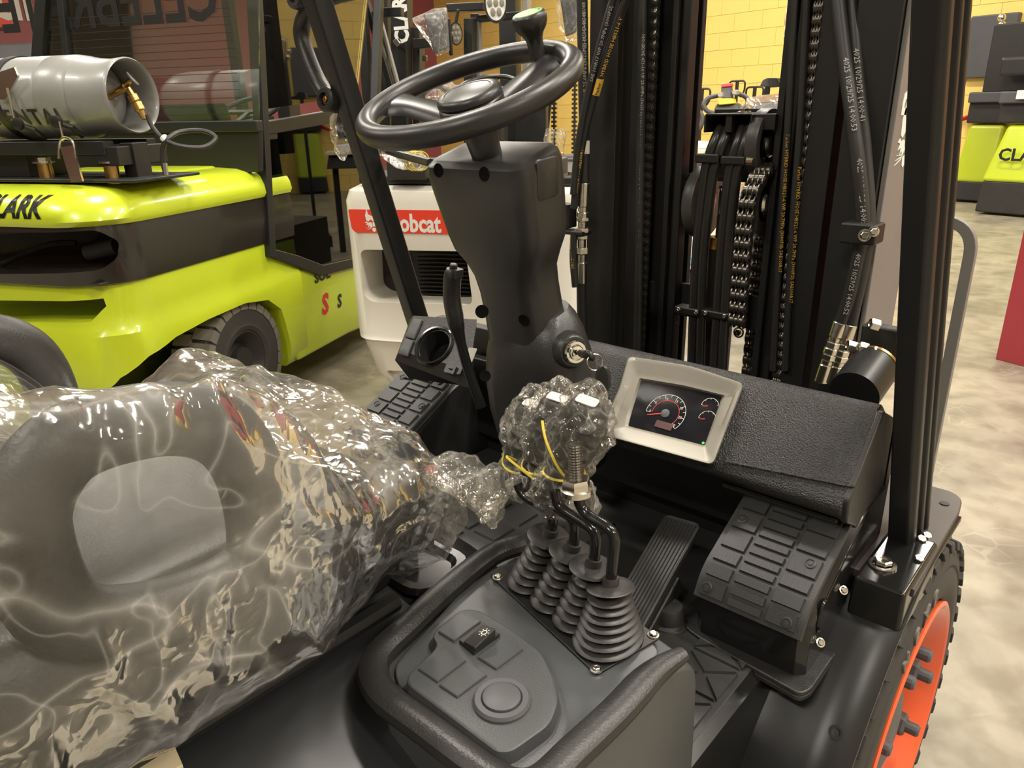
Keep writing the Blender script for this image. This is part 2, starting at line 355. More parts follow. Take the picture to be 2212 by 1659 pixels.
tag(MB().add([W(0, 0, HT), W(DX, 0, HT), W(DX, DY, HT), W(0, DY, HT)], [(0, 1, 2, 3)]).build('ceiling', 'ceiling', fix=False), kind='structure')
yw = tag(MB().add([W(0, 0, 0), W(DX, 0, 0), W(DX, 0, HT), W(0, 0, HT), W(-.2, -.2, 0), W(DX, -.2, 0), W(DX, -.2, HT), W(-.2, -.2, HT)],
    [(0, 1, 2, 3), (4, 7, 6, 5), (3, 2, 6, 7)]).build('wall_back', 'yellow_joint', fix=False), kind='structure')
tag(MB().add([W(0, 0, 0), W(0, DY, 0), W(0, DY, HT), W(0, 0, HT), W(-.2, 0, 0), W(-.2, DY, 0), W(-.2, DY, HT), W(-.2, 0, HT)], [(0, 3, 2, 1), (4, 5, 6, 7), (0, 4, 7, 3)]).build('wall_left', 'maroon', fix=False), kind='structure')
tag(MB().add([W(DX, 0, 0), W(DX, DY, 0), W(DX, DY, HT), W(DX, 0, HT)], [(0, 1, 2, 3)]).build('wall_right', 'cream_wall', fix=False), kind='structure')
tag(MB().add([W(0, DY, 0), W(DX, DY, 0), W(DX, DY, HT), W(0, DY, HT)], [(0, 3, 2, 1)]).build('wall_front', 'cream_wall', fix=False), kind='structure')
tag(MB().add([W(0, DY-.03, 0), W(DX, DY-.03, 0), W(DX, DY-.03, 2.3), W(0, DY-.03, 2.3)], [(0, 3, 2, 1)]).build('trim_1', 'maroon', fix=False), kind='structure')
# painted blocks of the yellow wall, the ones in view one by one, the rest joined
BW, BH = .58, .29
bme = MB().box((0, 0, 0), (BW-.005, .024, BH-.005)).mesh('block'); bme.materials.append(M['yellow_wall'])
R3 = Matrix.Rotation(RA, 4, 'Z'); rest = MB(); cnt = 0
def vis(p):
    d = p-CAM; z = d.dot(CF)
    if z < .1: return False
    x = 1106+1600*d.dot(CR)/z; y = 829.5-1600*d.dot(CU)/z
    return (1455 < x < 1765 and -30 < y < 345) or (950 < x < 1270 and -30 < y < 300)
cand = []
for j in range(21):
    for i in range(45):
        c = W(i*BW+(BW/2 if j % 2 else 0), .002, j*BH+BH/2)
        if i*BW > DX-.4: continue
        cand.append(c)
cand.sort(key=lambda c: not vis(c))
for c in cand:
    if vis(c) and cnt < 290:
        o = bpy.data.objects.new('block', bme); COL.objects.link(o); o.matrix_world = Matrix.Translation(c) @ R3; o.parent = yw; cnt += 1
    else: rest.box((0, 0, 0), (BW-.005, .024, BH-.005), Matrix.Translation(c) @ R3)
tag(rest.build('block_courses', 'yellow_wall', yw, fix=False, smooth=False), kind='stuff')
# lamps on the ceiling
for lx, ly in LAMPS:
    t = thing('ceiling_light', 'long unseen high bay lamp hanging under the pale ceiling', 'ceiling light', (lx, ly, 5.33), 'high bay lamps under the ceiling')
    T = Matrix.Translation((lx, ly, 5.4)) @ R3
    MB(T).box((0, 0, 0), (1.3, .36, .1)).box((-.5, 0, .33), (.02, .02, .56)).box((.5, 0, .33), (.02, .02, .56)).build('housing', 'grey_mast', t)
    MB(T).box((0, 0, -.055), (1.22, .3, .012)).build('diffuser', 'lamp', t)
# ================================================================== the forklift in front
FK = thing('forklift', 'black forklift in front, seen over its seat, levers, steering column and mast', 'forklift', (-.75, .7, 0))
BX = -.75
def mir(x): return 2*BX - x
# ---- chassis, floor plate, firewall, body cover
MB().box((-.76, .62, .38), (.88, 1.0, .5)).box((-.76, -.2, .42), (.86, 1.1, .5)).build('chassis', 'black_paint', FK, .01)
fl = MB(); fl.box((-.775, .86, .645), (.95, .52, .03)); fp = fl.build('floor_plate', 'black_paint', FK, .008)
mt = MB()
mt.box((-.775, .87, .661), (.93, .50, .004)); mp_ = mt.build('floor_mat', 'mat_rubber', FK, .001)
# raised tiles of the mat
tile = MB()
def quad_tile(pts, h=.004, z=.663):
    pts = [Vector((p.x, p.y, z)) for p in pts]; c = sum(pts, Vector())/len(pts)
    return MB().loft([[tuple(p) for p in pts], [tuple(c+(p-c)*.93+Vector((0, 0, h))) for p in pts]], (0, 1))
for i in range(9):
    for j in range(6):
        x0, y0 = -1.16+i*.066, .66+j*.068
        if x0 > -.66: continue
        c = Vector((x0, y0, .663)); p = [c+Vector(q) for q in ((-.027, -.028, 0), (.027, -.028, 0), (.027, .028, 0), (-.027, .028, 0))]
        quad_tile(p).build('mat_tile', 'mat_rubber', mp_, ang=20)
# triangular tiles of the X pattern beside the sill
for i in range(3):
    yb = .665+i*.075; xa, xb, ya, yc = -.395, -.318, yb, yb+.068; c = Vector(((xa+xb)/2, (ya+yc)/2, 0))
    cs = [Vector((xa, ya, 0)), Vector((xb, ya, 0)), Vector((xb, yc, 0)), Vector((xa, yc, 0))]
    for k in range(4):
        a, b = cs[k], cs[(k+1) % 4]; g = (c-(a+b)/2).normalized()*-.006
        quad_tile([a*.94+c*.06+g*.3, b*.94+c*.06+g*.3, c+g]).build('mat_tile', 'mat_rubber', mp_, ang=20)
MB().box((-.75, 1.135, .62), (1.0, .03, .66)).build('firewall', 'black_paint', FK, .004)
MB().add([(-.31, .36, .662), (-.31, .86, .662), (-.296, .86, .655), (-.296, .36, .655), (-.292, .86, .63), (-.292, .36, .63), (-.30, .86, .40), (-.30, .36, .40)],
   [(0, 1, 2, 3), (3, 2, 4, 5), (5, 4, 6, 7)]).build('door_sill', 'black_gloss', FK, ang=50, fix=False)
# body cover (engine hood): section in X-Z swept along Y
sec = [(-1.24, .50), (-1.22, .74), (-1.16, .835), (-1.05, .855), (-.75, .857), (-.64, .855), (-.58, .842), (-.50, .815), (-.42, .775), (-.36, .72), (-.32, .63), (-.305, .5), (-.305, .36)]
sec = [(p.x, p.y) for p in cr([(a, b, 0) for a, b in sec], 4)]
hood = MB().loft([[(x, y, z-dz) for x, z in sec] for y, dz in ((-.7, .03), (-.3, .01), (0, 0), (.3, 0), (.55, 0), (.60, .004), (.62, .03), (.622, .10), (.622, .25))], closed=False)
hd = hood.build('engine_cover', 'hood_paint', FK, ang=60, fix=False)
# pressed pocket, latch plate and rail on the front of the cover
c0 = at(905, 1235, Z=.858)
MB(frame((c0.x-.005, c0.y+.01, .857), (1, .0, 0), (0, 1, 0))).loft([[(*p, 0.0) for p in rrect(.105, .10, .03)], [(*p, .008) for p in rrect(.10, .095, .03)], [(*p, .008) for p in rrect(.078, .073, .022)], [(*p, .0015) for p in rrect(.066, .06, .018)]], (0, 1)).build('latch_pocket', 'black_gloss', FK)
MB(frame((c0.x-.045, c0.y-.035, .872), (1, .1, 0), (0, 1, 0))).box((0, 0, 0), (.07, .09, .028)).cyl((.025, .045, .004), (.025, .052, .004), .006, 8).build('latch_plate', 'black_paint', FK, .003)
MB().tube(cr([at(885, 1150, Z=.862), at(950, 1185, Z=.86), at(1002, 1216, Z=.852)], 4), .0085, 10).build('cover_rail', 'black_gloss', FK)

# ---- fender, box foot of the guard leg, plate
fprof = [(1.30, .742), (1.10, .742), (1.04, .722), (.98, .695), (.92, .655), (.86, .605), (.81, .55), (.77, .48), (.745, .40), (.74, .25)]
fprof = [(p.x, p.y) for p in cr([(a, b, 0) for a, b in fprof], 4)]
def fx(y): return -.166 if y > .8 else -.166-(.8-y)*.1
fd = MB().loft([[(x if k else fx(y), y, z) for y, z in fprof] for k, x in ((0, 0), (1, -.22), (1, -.30), (1, -.42))], closed=False)
fdo = fd.build('fender', 'black_paint', FK, solid=.008, ang=60)
h0 = at(1807, 1583, P=(-.2, .835, .58), N=Vector((0, -.7, .7)))
MB(zframe(h0-Vector((0, -.7, .7)).normalized()*.002, (0, -.7, .7))).lathe([(.0095, 0), (.0095, .0078), (.006, .0078), (.006, .002), (0.0, .002)], 16).build('bolt_hole', 'black_gloss', FK)
pl = [(-.42, 1.02), (-.166, 1.02), (-.170, 1.30), (-.176, 1.345), (-.195, 1.365), (-.42, 1.365)]
po = MB().prism(roundpoly(pl, [0, 0, .02, .02, .02, 0], 5), .742, .756).build('cover_plate', 'plate', FK, .002)
for p in ((2040, 1087), (2003, 1056)): q = at(*p, Z=.757); MB().lathe([(.0075, 0), (.0075, .0012), (0, .0012)], 14, Matrix.Translation(q-Vector((0, 0, .0005)))).build('plate_hole', 'rubber', po)
text('STURDY'[:0]+'........', .012, frame(at(2003, 1068, Z=.7572), (.4, -1, 0), (1, .4, 0)), 'grey_ink', 'plate_stamp', po) if False else None
MB().hexa([(-.242, .985, .69), (-.168, .985, .69), (-.168, 1.16, .69), (-.242, 1.16, .69), (-.240, .988, .763), (-.170, .988, .763), (-.170, 1.16, .763), (-.240, 1.16, .763)]).build('guard_foot', 'black_gloss', FK, .006, 3)
wl = [noisy((x, .984, .694), 60, .002) for x in [-.244+.078*i/14 for i in range(15)]]
MB().tube(wl, .004, 6).build('weld_bead', 'black_gloss', FK)
def bolt(p, n, r, m='zinc', parent=FK, name='bolt', washer=True, h=None):
    T = zframe(p, n); b = MB(T); h = h or r*.8
    if washer: b.lathe([(r*1.55, 0), (r*1.55, r*.25), (r*1.1, r*.32)], 18)
    b.lathe([(r, r*.25), (r, h), (r*.85, h+r*.12), (r*.5, h+r*.12), (r*.45, h), (0, h)], 6); return b.build(name, m, parent, ang=25)
bolt(at(1906, 1222, Z=.7625), (0, 0, 1), .0125)
for q in ((1978, 1172), (1972, 1215), (1990, 1165)): bolt(at(*q, Z=.7625)+Vector((.004, .012, 0)), (.3, -.3, 1), .007, washer=False)
# ---- overhead guard legs
def guard_leg(sx, name, base, lean):
    # rolled section: flat rear-outer web with two ribs on the side; sx=+1 right leg
    s = [(-.016, -.055), (.012, -.055), (.020, -.047), (.020, -.032), (.013, -.029), (.013, -.016), (.022, -.012), (.022, .000), (.014, .004), (.014, .018), (.022, .022), (.022, .033), (-.016, .033)]
    rings = []
    for z in (base[2], 2.05):
        y = base[1]-(z-base[2])*lean
        rings.append([(base[0]+sx*p[0]-.028*(z-base[2]), y+p[1], z) for p in s])
    return MB().loft(rings).build(name, 'black_paint', FK, .003, 2)
b0 = at(1958, 1185, Z=.755)
guard_leg(1, 'guard_leg', (b0.x-.012, b0.y+.055, .755), .305)
rings_ = []
for z in (.755, 2.05):
    yy = 1.170-(z-.755)*.312; rings_.append([(-1.304+.028*(z-.755)+p[0], yy+p[1], z) for p in rrect(.038, .046, .006, 3)])
MB().loft(rings_).build('guard_leg', 'black_paint', FK, ang=50)
# ---- front wheel
WX, WY, WZ, WR, RR = -.168, 1.185, .355, .372, .245
wh = thing_ = MB()
T = frame((WX, WY, WZ), (0, 1, 0), (0, 0, 1))        # local z = +X
ty = MB(T).lathe([(RR-.005, -.19), (RR+.03, -.20), (WR-.03, -.20), (WR-.005, -.18), (WR-.005, -.02), (WR-.028, -.004), (WR-.055, .002), (WR-.06, -.001), (WR-.066, .003), (RR+.025, .004), (RR+.006, -.004)], 72).build('front_tire', 'tyre', FK, ang=40)
lug = MB()
for i in range(40):
    a = 2*pi*i/40; Tl = T @ Matrix.Rotation(a, 4, 'Z')
    lug.hexa([(WR-.040, -.011, -.10), (WR-.040, .011, -.10), (WR-.030, .012, .004), (WR-.030, -.012, .004), (WR-.002, -.024, -.10), (WR-.002, .012, -.10), (WR-.014, .019, .0), (WR-.014, -.017, .0)], Tl)
    lug.hexa([(WR-.030, -.02, -.198), (WR-.030, .012, -.198), (WR-.04, .01, -.105), (WR-.04, -.015, -.105), (WR-.002, -.024, -.19), (WR-.002, .016, -.19), (WR-.002, .020, -.105), (WR-.002, -.016, -.105)], Tl)
tag(lug.build('tread_lugs', 'tyre', ty, .002, 1), kind='stuff')
for i, (ch, da) in enumerate(zip('NEXEN'[:4], (0, 1, 2, 3))):
    a = radians(118-da*9.5); T2 = T @ Matrix.Rotation(a-pi/2, 4, 'Z') @ Matrix.Translation((0, RR+.035, .0045))
    text(ch, .036, T2, 'tyre_dusty', 'tyre_lettering', ty, align='CENTER', depth=.004, off=.0012)
rim = MB(T).lathe([(RR-.004, -.02), (RR+.004, -.004), (RR+.006, .004), (RR, .007), (RR-.008, .003), (RR-.014, -.012), (RR-.026, -.02), (RR-.032, -.045), (RR-.045, -.060), (RR-.06, -.064), (.115, -.056), (.10, -.05), (0, -.05)], 72).build('wheel_rim', 'orange', FK, ang=50)
for i in range(8):
    a = 2*pi*i/8+radians(13); c = T @ Vector((.150*cos(a), .150*sin(a), -.062)); n = T.to_3x3() @ Vector((0, 0, 1))
    b = MB(zframe(c, n)); b.lathe([(.029, 0), (.029, .012), (.024, .018)], 18).lathe([(.0225, .014), (.0225, .042), (.018, .047), (0, .047)], 6).lathe([(.012, .045), (.012, .066), (.009, .070), (0, .070)], 12)
    b.build('wheel_nut', 'dk_grey', rim, ang=28)
MB(T).lathe([(.085, -.06), (.085, -.03), (.075, -.02), (.05, -.015), (0, -.015)], 32).build('wheel_hub', 'dk_grey', rim)
# left wheel, hidden side kept simple but real
T = frame((mir(WX), WY, WZ), (0, -1, 0), (0, 0, 1))
MB(T).lathe([(RR, -.19), (WR-.02, -.2), (WR, -.18), (WR, -.02), (WR-.04, 0), (RR, .002)], 48).build('front_tire', 'tyre', FK)
MB(T).lathe([(RR, -.02), (RR, .006), (RR-.03, -.03), (RR-.07, -.11), (0, -.1)], 48).build('wheel_rim', 'orange', FK)

# ---- step boxes with rubber pads (right one in view, left one as the foot pedal cover)
def step_box(mx):
    f = (lambda x: mir(x)) if mx else (lambda x: x)
    prof = [(.850, .665), (.846, .735), (.864, .768), (1.03, .852), (1.12, .855), (1.12, .665)]
    pr = roundpoly(prof, [0, .02, .03, .02, 0, 0], 5)
    fl = [(-.425, .835), (-.232, .835), (-.232, .93), (-.232, 1.0), (-.425, 1.0)]
    b = MB(); x0, x1 = f(-.412), f(-.248)
    n = len(pr); rings = []
    for x, e in ((x0, .012), (x0+(.012 if not mx else -.012), 0), (x1-(.012 if not mx else -.012), 0), (x1, .012)):
        c = Vector((0, .98, .74)); rings.append([(x, y+(e if y < .9 else e*.4), z-(e*.7 if z > .7 else 0)) for y, z in pr])
    b.loft(rings); bo = b.build('step_box', 'black_gloss' if not mx else 'plastic', FK, .005, 3, 40)
    # flange at its foot
    pg = roundpoly([(f(-.445), .868), (f(-.425), .846), (f(-.40), .838), (f(-.24), .822), (f(-.232), .84), (f(-.232), 1.03), (f(-.445), 1.03)], .012, 4)
    MB().prism(pg, .660, .668).prism([(BX+(x-BX)*1+(0), y) for x, y in pg], .652, .6605).build('box_flange', 'plastic', FK, .0025)
    # pad: base sheet + raised pieces along the profile
    L = [0]; pts = [Vector((0, *p)) for p in roundpoly([(.845, .735), (.864, .768), (1.02, .848)], [0, .03, 0], 8)]
    pts = [pts[0]] + [p for p in pts[1:]]
    for a, c in zip(pts, pts[1:]): L.append(L[-1]+(c-a).length)
    def S(u, v, h):   # u 0..1 across X, v 0..1 bottom to top
        d = v*L[-1]; i = max([0]+[k for k in range(len(L)-1) if L[k] <= d+1e-9]); t = (d-L[i])/(L[i+1]-L[i]); p = pts[i].lerp(pts[i+1], t)
        a = pts[max(i-1, 0)] if t < .5 else pts[i]; c = pts[i+1] if t < .5 else pts[min(i+2, len(pts)-1)]
        tg = (c-a).normalized(); nn = Vector((0, -tg.z, tg.y)); q = p+nn*h
        return (f(-.408+u*.150), q.y, q.z)
    def piece(u0, u1, v0, v1, h0, h1, e=.004):
        m = max(1, int((v1-v0)*16)); uu = [u0, u0, u1, u1]; rings = []
        for k in range(m+1):
            v = v0+(v1-v0)*k/m
            ee = .010 if k in (0, m) else 0
            vv = v+(ee*.6 if k == 0 else (-ee*.6 if k == m else 0))
            rings.append([S(u0, v, h0), S(u0+.012, vv, h1), S(u1-.012, vv, h1), S(u1, v, h0)])
        return MB().loft(rings)
    pad = piece(-.03, 1.03, -.02, 1.0, .0005, .004).build('step_pad', 'mat_rubber', bo)
    rows = [0, .13, .24, .36, .53, .70, .87, 1.0]
    for a, c in zip(rows, rows[1:]):
        piece(.03, .28, a+.012, c-.008, .003, .008).build('pad_piece', 'mat_rubber', pad_parent(bo, pad), ang=25)
        piece(.68, .96, a+.012 if a else .015, c-.008, .003, .008).build('pad_piece', 'mat_rubber', pad_parent(bo, pad), ang=25)
    k = 13
    for i in range(k): piece(.31, .65, .012+i/k*.985, (i+1)/k*.985-.006, .003, .008).build('pad_slat', 'mat_rubber', pad_parent(bo, pad), ang=25)
    for u, v in ((.10, .62), (.86, .88), (.86, .47), (.10, .07), (.88, .06), (.16, .96)):
        p = Vector(S(u, v, .008)); n = Vector(S(u, v, .02))-p
        MB(zframe(p, n)).lathe([(.0075, -.001), (.0075, .0015), (.006, .002), (.0055, .0008), (.003, .0008), (.003, .002), (0, .002)], 16).build('pad_screw', 'mat_rubber', bo)
    return bo
def pad_parent(bo, pad): return bo
sb = step_box(False)
step_box(True)
# plug, seam and bolts on the right cheek of the step box
q = at(1775, 1330, X=-.2475); MB(zframe(q, (1, 0, 0), (0, 1, 0))).lathe([(.001, .003), (.018, .003), (.0195, .0005), (.021, .001), (.021, 0)], 24, Matrix.Diagonal((.8, 1.3, 1, 1))).build('round_plug', 'black_gloss', sb)
for p in ((1822, 1275), (1772, 1388)): bolt(at(*p, X=-.243), (.6, -.4, .6), .0042, washer=True, name='flange_bolt')

# ---- accelerator pedal
pa = [at(1405, 1103, Y=.955), at(1478, 1126, Y=.955)]; pb = [at(1318, 1300, Y=.80), at(1398, 1330, Y=.80)]
ex = ((pa[1]-pa[0])+(pb[1]-pb[0])).normalized(); mid0 = (pb[0]+pb[1])/2; mid1 = (pa[0]+pa[1])/2; ey = (mid1-mid0)
mid0 = mid0-ey*.25; ey = mid1-mid0; LP = ey.length; Tp = frame(mid0, ex, ey); pw = .064
ac = MB(Tp).loft([[(*p, z) for p in rrect(pw-e, LP-e, .010, 4, 0, LP/2)] for z, e in ((-.012, .004), (-.002, 0), (.002, .0), (.004, .004))]).build('accelerator_pedal', 'mat_rubber', FK)
for i in range(10):
    x = -.0265+i*.0059
    MB(Tp).loft([[(x-.0022, .006, .0035), (x-.001, .008, .0062), (x+.001, .008, .0062), (x+.0022, .006, .0035)], [(x-.0022, LP-.006, .0035), (x-.001, LP-.008, .0062), (x+.001, LP-.008, .0062), (x+.0022, LP-.006, .0035)]]).build('pedal_rib', 'mat_rubber', ac, ang=60)
MB(Tp).box((0, .05, -.03), (.07, .16, .03)).build('pedal_base', 'plastic', ac, .004)
q = at(1445, 1330, Z=.672); MB(Matrix.Translation((q.x, q.y, .662))).lathe([(.032, 0), (.030, .003), (.0235, .005), (.021, .026), (.019, .029), (0, .029)], 28).build('floor_stop', 'mat_rubber', FK)

# ---- right-hand console
CZ = .862
def cp(x, y, z=CZ): return at(x, y, Z=z)
out_px = [(1128, 1175), (1060, 1200), (965, 1275), (880, 1355), (812, 1425), (822, 1495), (930, 1580), (1055, 1672), (1110, 1700), (1170, 1690), (1240, 1625), (1330, 1540), (1410, 1455), (1475, 1412)]
rail_path = cr([cp(*p) for p in out_px], 5)
skirt = [(p.x, p.y) for p in [cp(*q) for q in ((1128, 1185), (1020, 1245), (890, 1350), (820, 1425), (830, 1490), (1060, 1665), (1110, 1690), (1170, 1680), (1330, 1535), (1480, 1400), (1380, 1330), (1200, 1200))]]
cs = MB().loft([[(x, y, z) for x, y in skirt] for z in (.60, .852)]).build('side_console', 'console', FK, .004)
MB().tube(rail_path, [.0165]*(len(rail_path)-8)+[.0165-.0011*i for i in range(8)], 12, flat=.8).build('console_rail', 'plastic', cs)
insert = roundpoly([(p.x, p.y) for p in [cp(*q) for q in ((1075, 1215), (1000, 1265), (850, 1430), (860, 1480), (1090, 1650), (1160, 1640), (1430, 1400), (1370, 1345), (1150, 1195))]], .012, 3)
MB().prism(insert, .848, .8575).build('console_insert', 'console_flat', cs, .002)
pod_px = [(999, 1319), (1035, 1322), (1110, 1368), (1168, 1412), (1195, 1470), (1203, 1515), (1185, 1565), (1105, 1622), (1075, 1625), (884, 1481), (882, 1462), (938, 1410), (946, 1395), (935, 1378), (945, 1362)]
pod = [Vector((p.x, p.y, 0)) for p in [cp(x, y, .873) for x, y in pod_px]]; pc = sum(pod, Vector())/len(pod)
po2 = roundpoly([(p.x, p.y) for p in pod], .010, 4); pcx = (pc.x, pc.y)
def scl(s): return [(pcx[0]+(x-pcx[0])*s, pcx[1]+(y-pcx[1])*s) for x, y in po2]
sp = MB().loft([[(x, y, z) for x, y in scl(s)] for s, z in ((1.15, .857), (1.12, .8590), (1.065, .8605), (1.045, .8625), (1.015, .8740), (.99, .8750))]).build('switch_pod', 'console', cs, ang=24)
def switch_quad(px, z, h, name, m, parent, inset=0):
    p = [cp(x, y, z) for x, y in px]; c = sum(p, Vector())/4; p = [c+(q-c)*(1-inset) for q in p]
    return MB().loft([[(q.x, q.y, z) for q in p], [(q.x, q.y, z+h) for q in p], [(c.x+(q.x-c.x)*.95, c.y+(q.y-c.y)*.95, z+h+.001) for q in p]]).build(name, m, parent, ang=30)
for px in (((947, 1368), (996, 1329), (1039, 1346), (981, 1389)), ((1032, 1424), (1087, 1381), (1130, 1406), (1072, 1449)), ((904, 1449), (962, 1406), (1007, 1430), (945, 1477)), ((949, 1484), (1011, 1434), (1052, 1462), (988, 1510))):
    switch_quad(px, .8745, .0022, 'blank_cover', 'console_flat', cs)
rq = [(992, 1391), (1044, 1351), (1080, 1376), (1024, 1417)]
switch_quad(rq, .8745, .004, 'rocker_frame', 'plastic_smooth', cs)
p = [cp(x, y, .879) for x, y in rq]; c = sum(p, Vector())/4; p = [c+(q-c)*.8 for q in p]   # front-left, back-left, back-right, front-right
up = Vector((0, 0, 1))
MB().hexa([*[tuple(q) for q in p], tuple(p[0]+up*.002), tuple(p[1]+up*.005), tuple(p[2]+up*.012), tuple(p[3]+up*.006)]).build('rocker_switch', 'plastic_smooth', cs, .0015)
# lamp symbol on the rocker: ring, rays
ls = cp(1046, 1366, .891); Tl = frame(ls, p[3]-p[0]+up*.004, p[1]-p[0]+up*.004)
b = MB(Tl @ Matrix.Diagonal((1, 1, .3, 1))).tube([(.0030*cos(a), .0030*sin(a), 0) for a in [2*pi*i/16 for i in range(16)]], .0006, 6, True)
for i in range(8): a = 2*pi*i/8+.3; b.tube([(.0044*cos(a), .0044*sin(a), 0), (.0062*cos(a), .0062*sin(a), 0)], .0005, 6)
b.build('lamp_symbol', 'white_ink', cs)
q = cp(1084, 1516, .875); MB(Matrix.Translation((q.x, q.y, .8745))).lathe([(.0275, 0), (.0275, .003), (.0255, .006), (.020, .0062), (.0185, .004), (.0180, .0075), (.012, .0095), (0, .010)], 40).build('round_cap', 'dk_grey', cs)
# lever plate
lp = roundpoly([(v.x, v.y) for v in [cp(*q_, .859) for q_ in ((1058, 1243), (1140, 1195), (1428, 1378), (1289, 1459))]], .006, 3)
lpo = MB().prism(lp, .857, .8605).build('lever_plate', 'black_paint', FK, .0008)
for p_ in ((1075, 1248), (1411, 1372), (1288, 1446)): bolt(at(*p_, Z=.8605), (0, 0, 1), .0042, name='plate_screw', parent=lpo)
# side skin of the console and rounded cheek
ck = roundpoly([(.28, .40), (.28, .835), (.36, .852), (.585, .848), (.625, .815), (.632, .70), (.64, .40)], [0, .03, .02, .035, .03, .02, 0], 6)
MB(frame((-.308, 0, 0), (0, 1, 0), (0, 0, 1))).prism(ck, 0, .016).build('console_cheek', 'console_flat', FK, .010, 4)

# ---- levers with gaiters
bases = [at(x, y, Z=.86) for x, y in ((1151, 1252), (1203, 1292), (1252, 1332), (1314, 1378))]
tops_px = [(1190, 1148), (1238, 1180), (1283, 1213), (1319, 1255)]
lever_rods = []
for k in range(4):
    b = bases[k]; b = Vector((b.x, b.y, .86)); t = at(*tops_px[k], Y=b.y+.012); lv = None
    ax = (t-b); Lb = ax.length; ax.normalize()
    rings = []; nb = 7 if k == 3 else 6; ex = Vector((1, .1, 0)).normalized()
    big = 1.22 if k == 3 else 1
    seq = []
    for i in range(nb):
        s = i/nb; r = (.030-.013*s)*big; rn = (.022-.011*s)*big
        seq += [(s*.78, rn), (s*.78+.25*.78/nb, r*.96), (s*.78+.45*.78/nb, r), (s*.78+.68*.78/nb, r*.95)]
    seq += [(.80, .010), (.83, .013), (.885, .0235), (.90, .0248), (.92, .0235), (.93, .014), (.94, .0088), (1.06, .0085), (1.065, .006)]
    z0 = Vector((0, 0, 1))
    for s, r in seq:
        c = b.lerp(t, s); n = z0.lerp(ax, min(1, s*1.2)).normalized(); T = zframe(c, n, ex)
        rings.append([tuple(T @ Vector((r*cos(2*pi*i/28)*1.0, r*sin(2*pi*i/28)*1.25, 0))) for i in range(28)])
    go = MB().loft(rings).build('lever_gaiter', 'boot_rubber', FK, ang=50)
    lever_rods.append(t)
def rod(pts, r=.0062, name='lever_rod'): return MB().tube(cr(pts, 1) if False else fillet(pts, .016), r, 12).build(name, 'black_gloss', FK)
def fillet(pts, d, n=5):
    out = [pts[0]]
    for i in range(1, len(pts)-1):
        a, b, c = pts[i-1], pts[i], pts[i+1]; s = b+(a-b).normalized()*min(d, (a-b).length*.45); e = b+(c-b).normalized()*min(d, (c-b).length*.45)
        for k in range(n+1): t = k/n; out.append((1-t)**2*s+2*t*(1-t)*b+t*t*e)
    return out+[pts[-1]]
y4 = lever_rods[3].y
r4 = rod([at(1319, 1258, Y=y4), at(1330, 1150, Y=y4), at(1256, 1106, Y=y4+.004), at(1243, 1050, Y=y4+.004), at(1241, 1030, Y=y4+.004)])
a4 = at(1245, 1062, Y=y4+.004); d4 = (at(1242, 985, Y=y4+.004)-a4).normalized()
MB(zframe(a4, d4)).lathe([(.0145, 0), (.016, .003), (.016, .012), (.0145, .016), (.008, .016)], 6).lathe([(.0175, -.002), (.0175, .004), (.012, .006)], 24).build('lock_nut', 'zinc', r4, ang=25)
th = []; n = 13
for i in range(n): z = .015+i*.0031; th += [(.0062, z), (.0078, z+.0010), (.0078, z+.0016), (.0062, z+.0026)]
th += [(.0062, .056), (0, .057)]
MB(zframe(a4, d4)).lathe(th, 18).build('threaded_end', 'chain', r4, ang=60)
rod([at(1283, 1218, Y=lever_rods[2].y), at(1290, 1148, Y=lever_rods[2].y), at(1205, 1095, Y=lever_rods[2].y+.005), at(1198, 1060, Y=lever_rods[2].y+.005)])
rod([at(1239, 1185, Y=lever_rods[1].y), at(1243, 1120, Y=lever_rods[1].y), at(1165, 1080, Y=lever_rods[1].y+.01), at(1160, 1050, Y=lever_rods[1].y+.01)])
rod([at(1190, 1153, Y=lever_rods[0].y), at(1196, 1108, Y=lever_rods[0].y), at(1130, 1072, Y=lever_rods[0].y+.01), at(1118, 1045, Y=lever_rods[0].y+.01)])
# knobs of three levers: square shank, rounded grip leaning to the right, pale cap label
KN = []
for k, (bt, tp, yy) in enumerate((((1108, 1062), (1130, 880), .66), ((1150, 1072), (1182, 866), .635), ((1192, 1092), (1243, 872), .605))):
    a, c = at(*bt, Y=yy), at(*tp, Y=yy); ax = (c-a); LL = ax.length; T = zframe(a, ax, (1, .3, 0)); KN.append((a, c, T, LL))
    kn = MB(T).loft([[(*p, z) for p in rrect(w_, d_, r_, 4, cx)] for z, w_, d_, r_, cx in ((0, .034, .032, .006, 0), (.035, .035, .033, .007, 0), (.055, .037, .033, .01, .003), (.085, .050, .038, .014, .010), (.12, .056, .040, .018, .014), (LL-.01, .050, .038, .018, .014), (LL, .042, .034, .015, .013), (LL+.007, .030, .024, .010, .012))])
    ko = kn.build('lever_knob', 'plastic_smooth', FK, ang=50)
    MB(T).loft([[(*p, z) for p in rrect(.024, .019, .004, 3, .012)] for z in (LL+.0085, LL+.0095)]).build('cap_label', 'white_ink', ko)
